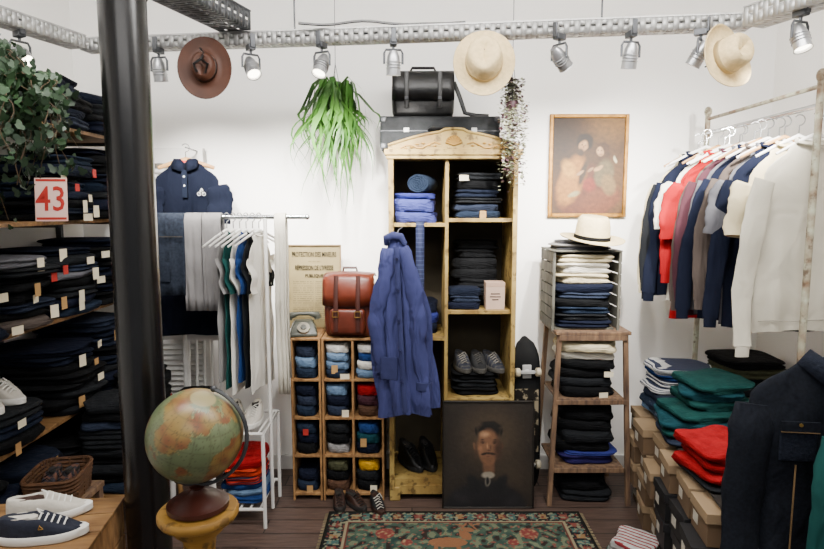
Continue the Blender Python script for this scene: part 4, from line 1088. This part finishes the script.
# clothes rack
rx_ = 1.61; rzR = 2.035
RUST = M('chipped_green_white_paint', '#a5a995', .6, kind='worn', hex2='#6e5038', scale=14, var=.2, bump=.2)
e = top('clothes_rack', 'tall clothes rack in chipped pale paint', 'clothes rack', (rx_, 0, 0))
for y in (2.43, 3.34):
    MB().tube([(.0, y, 0), (0, y, 2.13)], .014, 12).make('post', RUST, e)
    MB().ell((0, y, 2.15), (.02, .02, .028)).make('finial', RUST, e)
    MB().tube([(-.0, y, .03), (.30, y, .03)], .014, 10).make('foot', RUST, e)
MB().tube([(0, 2.43, rzR), (0, 3.34, rzR)], .011, 12).make('rail', CHROME, e)
MB().tube([(0, 2.43, 2.11), (0, 3.34, 2.11)], .009, 12).make('top_bar', RUST, e)
gl = [('cream', .54, .62), ('charcoal', .56, .68), ('navy', .58, .74), ('ivory', .22, .74), ('red', .46, .84), ('red', .26, .62), ('taupe', .58, .74), ('maroon', .56, .78), ('grey', .56, .78), ('navy', .60, .80), ('taupe', .54, .74), ('grey', .22, .78), ('navy', .60, .80), ('cream', .22, .74), ('ivory', .68, .78)]
n_g = len(gl)
for k, (c, sl_, L_) in enumerate(gl):
    f = k/(n_g-1); y = 3.26-f*(3.26-2.50)
    rot = (0, 0, radians(-15+RR.uniform(-6, 6)+7*f)); xx = rx_-.09*(1-f)+RR.uniform(-.015, .015); lp = Vector((xx, y, rzR-.125-RR.uniform(0, .015)))
    last = k == n_g-1
    if last: xx = rx_+.045; lp = Vector((xx, y, rzR-.135)); rot = (0, 0, radians(4))
    long = sl_ > .4
    nice = c.replace('lightgrey', 'light grey')
    t = top('long_sleeve_shirt' if long else 't_shirt', (f'{nice} long-sleeved cotton top hanging on the rack' if long else f'{nice} short-sleeved t-shirt hanging on the rack'), 'shirt', lp, rot, 'tops on the tall rack')
    m_ = M('knit_off_white', '#b9b4a5', .95, scale=5, var=.06, bump=.6, bst=(7, 7, 5), bd=.035, spec=.1) if last else hcloth(c)
    garment(.46 if last else .42, L_, .013 if last else .010, sl_, .058 if last else (.050 if long else .072), (.085 if last else .075) if long else .04, seed=50+k, neck=.085, famp=.7 if last else .6, flat=.24 if last else .28,
            sleeve_end=.66 if long else .92, folds=1.1 if last else 1.8, slope=.12, hem=1.02).make('shirt_body', m_, t, ang=80)
    collar_ring(t, .09, m_, hd=.020 if last else .012, th=.008 if last else .006)
    if last:
        MB().tube([(-.22+.44*j/24, -.030+.008*sin(j*.5), -L_+.045) for j in range(25)], .0022, 5).make('hem_seam', M('seam_off_white', '#8f8b80', .9), t)
    hanger_parts(WHITEP if k % 3 else WOOD, CHROME, w=.34, slope=.085, loc=(lp.x, lp.y, lp.z+.036), rot=rot, label='slim hanger on the tall clothes rack', group='hangers on the tall rack', th=.007)

# low rail with denim jacket and green sweater
e = top('low_clothes_rail', 'low chrome clothes rail carrying jackets', 'clothes rack', (1.55, 0, 0))
MB().tube([(0, 1.62, 1.20), (0, 2.04, 1.20)], .011, 12).make('rail', STEELD, e)
for y in (1.62, 2.04):
    MB().tube([(0, y, 0), (0, y, 1.20)], .011, 12).make('post', STEELD, e)
    MB().tube([(-.2, y, .012), (.25, y, .012)], .011, 12).make('foot', STEELD, e)
DJ = M('cloth_dark_denim_jacket', '#0b0f17', .88, scale=90, bump=.5, var=.35, bst=(7, 7, 4), bd=.05, spec=.15)
DJ2 = M('cloth_denim_seam', '#101520', .88, scale=90, bump=.3, var=.3, spec=.15)
STH = M('tan_stitching', '#6b5435', .8, bump=0)
lp = Vector((1.43, 1.96, 1.135)); rot = (0, 0, radians(-8))
dj = top('denim_jacket', 'near-black denim jacket with chest pocket on rail', 'jacket', lp, rot)
garment(.58, .78, .036, .68, .075, .030, seed=91, neck=.09, famp=.25, sleeve_end=.78, flat=.50, folds=1.4, slope=.12).make('jacket_body', DJ, dj, ang=80)
for sx in (-1, 1):
    rg = []
    for k in range(7):
        f = k/6; x_ = sx*(.010+.085*f); rg.append([Vector((x_*.95, -.042+.05*f**2, -.035+.06*f)), Vector((x_*1.05+sx*.012, -.054+.05*f**2, -.055+.065*f)), Vector((x_*1.1+sx*.03, -.050+.045*f**2, -.105+.085*f))])
    MB().loft(rg, False, False, closed=False).make('collar', DJ2, dj, solid=.006, ang=80)
    MB().rbox((sx*.135, -.052, -.28), (.115, .010, .13), .005).make('chest_pocket', DJ2, dj)
    MB().b2(sx*.135-.060, sx*.135+.060, -.0635, -.057, -.245, -.205).make('pocket_flap', DJ, dj)
    MB().b2(sx*.135-.060, sx*.135+.060, -.0645, -.0637, -.242, -.2395).make('pocket_stitching', STH, dj)
    MB().b2(sx*.135-.002, sx*.135+.002, -.0500, -.046, -.75, -.36).make('front_seam', STH, dj)
    MB().tube([(sx*.135, -.060, -.215), (sx*.135, -.067, -.215)], .006, 10).make('pocket_button', BRASS, dj)
MB().b2(-.020, .020, -.058, -.046, -.74, -.06).make('placket', DJ2, dj)
MB().b2(-.0180, -.0162, -.0592, -.058, -.74, -.06).b2(.0162, .0180, -.0592, -.058, -.74, -.06).make('placket_stitching', STH, dj)
for k in range(6): MB().tube([(0, -.058, -.10-k*.115), (0, -.064, -.10-k*.115)], .009, 12).make('button', BRASS, dj)
hanger_parts(WOOD, CHROME, w=.34, slope=.09, loc=lp+Vector((0, 0, -.012)), rot=rot, label='wooden hanger holding the denim jacket', th=.009)
lp = Vector((1.55, 1.78, 1.04))
gs = top('green_sweater', 'bottle green knitted sweater on the low rail', 'sweater', lp, (0, 0, radians(-14)))
garment(.44, .62, .035, .56, .065, .035, seed=77, neck=.085, famp=.3, sleeve_end=.7, flat=.45).make('sweater_body', hcloth('green'), gs, ang=80)
collar_ring(gs, .085, cloth('green'), hd=.03, th=.011)
hanger_parts(WOOD, CHROME, w=.32, slope=.08, loc=lp+Vector((0, 0, -.01)), rot=(0, 0, radians(-14)), label='wooden hanger holding the green sweater', th=.01)
# striped textile on the floor
sc_ = M('cloth_bright_stripe', '#a9aaa7', .9, kind='stripe', hex2='#7f2329', axis=0, freq=7, duty=.62, bump=.3)
sc2 = M('cloth_green_stripe', '#a9aba7', .9, kind='stripe', hex2='#35695a', axis=0, freq=6, duty=.6, bump=.3)
fold('striped_blanket', 1.04, 2.64, .001, .20, .22, .05, sc2, radians(30), 'folded white and green striped textile on floorboards', var=5, cat='textile')
fold('striped_cushion', 1.04, 2.64, .052, .18, .20, .05, sc_, radians(50), 'folded white and red striped textile on floorboards', var=5, cat='textile')

# ------------------------------------------------------------ rug
rw, rl = 1.34, .95
def rugf(x, y):
    y = rl-y  # distance from far edge
    e_ = min(x+rw/2, rw/2-x, y, rl-y)
    n1 = noise.noise(Vector((x*28, y*28, 0))); n2 = noise.noise(Vector((x*55, y*55, 4))); n3 = noise.noise(Vector((x*17, y*17, 9)))
    if e_ < .014: c = H('#23241f')
    elif e_ < .10:
        c = H('#252a2c')
        s = x if e_ == y or e_ == rl-y else y
        fl = sin(s*2*pi/.11); m = abs(e_-.057)
        if m < .022 and fl > .45: c = H('#8f4434') if int(s/.11) % 2 else H('#a0743c')
        elif m < .03 and fl < -.5: c = H('#3d6e68')
        if n2 > .18: c = H('#8b8c6a')
        if n2 < -.32: c = H('#7a352c')
    elif e_ < .112: c = H('#a09168')
    elif e_ < .122: c = H('#6e2f28')
    else:
        c = mixc(H('#2b4842'), H('#4f6a55'), .5+n3)
        if n1 > .2: c = H('#737d5b')
        if n1 < -.25: c = H('#3a2f2a')
        if n2 > .36: c = H('#8e4a38')
        for (cx, cy, rx, ry_, ro) in ((-.05, .30, .10, .045, 0), (.04, .235, .028, .05, -.4), (.06, .185, .032, .02, .3), (-.11, .38, .012, .07, 0), (.0, .38, .012, .07, 0), (.04, .15, .006, .05, .5), (.085, .15, .006, .05, -.5), (.02, .14, .03, .006, .4), (.10, .135, .03, .006, -.4)):
            if ellm(x, y, cx, cy, rx, ry_, ro, .1) > .5: c = H('#9a6234')
        for (cx, cy, r_) in ((-.36, .22, .05), (.36, .22, .05), (-.25, .3, .03), (.27, .3, .03)):
            m = ellm(x, y, cx, cy, r_, r_, 0, .1)
            if m > .5: c = mixc(H('#8d352e'), H('#b08d5a'), max(0, n2*2))
    g_ = (c[0]+c[1]+c[2])/3
    return tuple((q*.75+g_*.25)*.75 for q in c)
rg_ = top('oriental_rug', 'patterned wool rug with floral border and deer', 'rug', (.225, 3.06-rl, .001))
paint('rug_pile', rw, rl, 300, 210, rugf, RUGM, rg_, (0, 0, .010), flat=True, th=.009)
mb = MB()
for k in range(70):
    y = .01+rl*k/71
    for sx in (-1, 1): mb.tube([(sx*rw/2, y, .006), (sx*(rw/2+.018), y+.004*sin(k*3), .003)], .0022, 4)
mb.make('fringe', M('rug_fringe', '#7a6e54', .95), rg_)['kind'] = 'stuff'

# ------------------------------------------------------------ camera & lights
cam = bpy.data.cameras.new('camera'); co = bpy.data.objects.new('camera', cam); SC.objects.link(co)
co.location = (0, 0, CAMZ); co.rotation_euler = (pi/2-TH, 0, 0)
cam.sensor_width = 36; cam.lens = FP/824*36; cam.clip_start = .05
bpy.context.scene.camera = co
def area(name, loc, tgt, sx, sy, en, col=(1, .972, .94)):
    l = bpy.data.lights.new(name, 'AREA'); l.shape = 'RECTANGLE'; l.size = sx; l.size_y = sy; l.energy = en; l.color = col
    o = bpy.data.objects.new(name, l); SC.objects.link(o); o.location = loc
    o.rotation_euler = (Vector(tgt)-Vector(loc)).to_track_quat('-Z', 'Y').to_euler()
    return o
area('added_fill_overhead', (0, 1.7, 2.92), (0, 3.1, 0.6), 3.2, .7, 185)  # added overhead fill without a fixture, brightens the back of the shop
area('added_fill_front', (0, -.3, 2.9), (0, 2.4, .6), 2.5, 1.0, 50)  # second added fill, unseen behind the camera, lifts surfaces facing the view
for i, (p, tilt, yaw) in enumerate(lamps):
    l = bpy.data.lights.new('spot_light', 'SPOT'); l.energy = 155; l.spot_size = radians(80); l.spot_blend = 1.0; l.color = (1, .955, .89); l.shadow_soft_size = .03
    o = bpy.data.objects.new('spot_light', l); SC.objects.link(o); o.location = p+Vector((0, -.09, -.24))
    tg = Vector((p.x*1.0, 3.6, 1.5))
    o.rotation_euler = (tg-o.location).to_track_quat('-Z', 'Y').to_euler()
wd = bpy.data.worlds.new('world'); bpy.context.scene.world = wd; wd.use_nodes = True
wd.node_tree.nodes['Background'].inputs[0].default_value = (.98, .98, 1, 1); wd.node_tree.nodes['Background'].inputs[1].default_value = .45
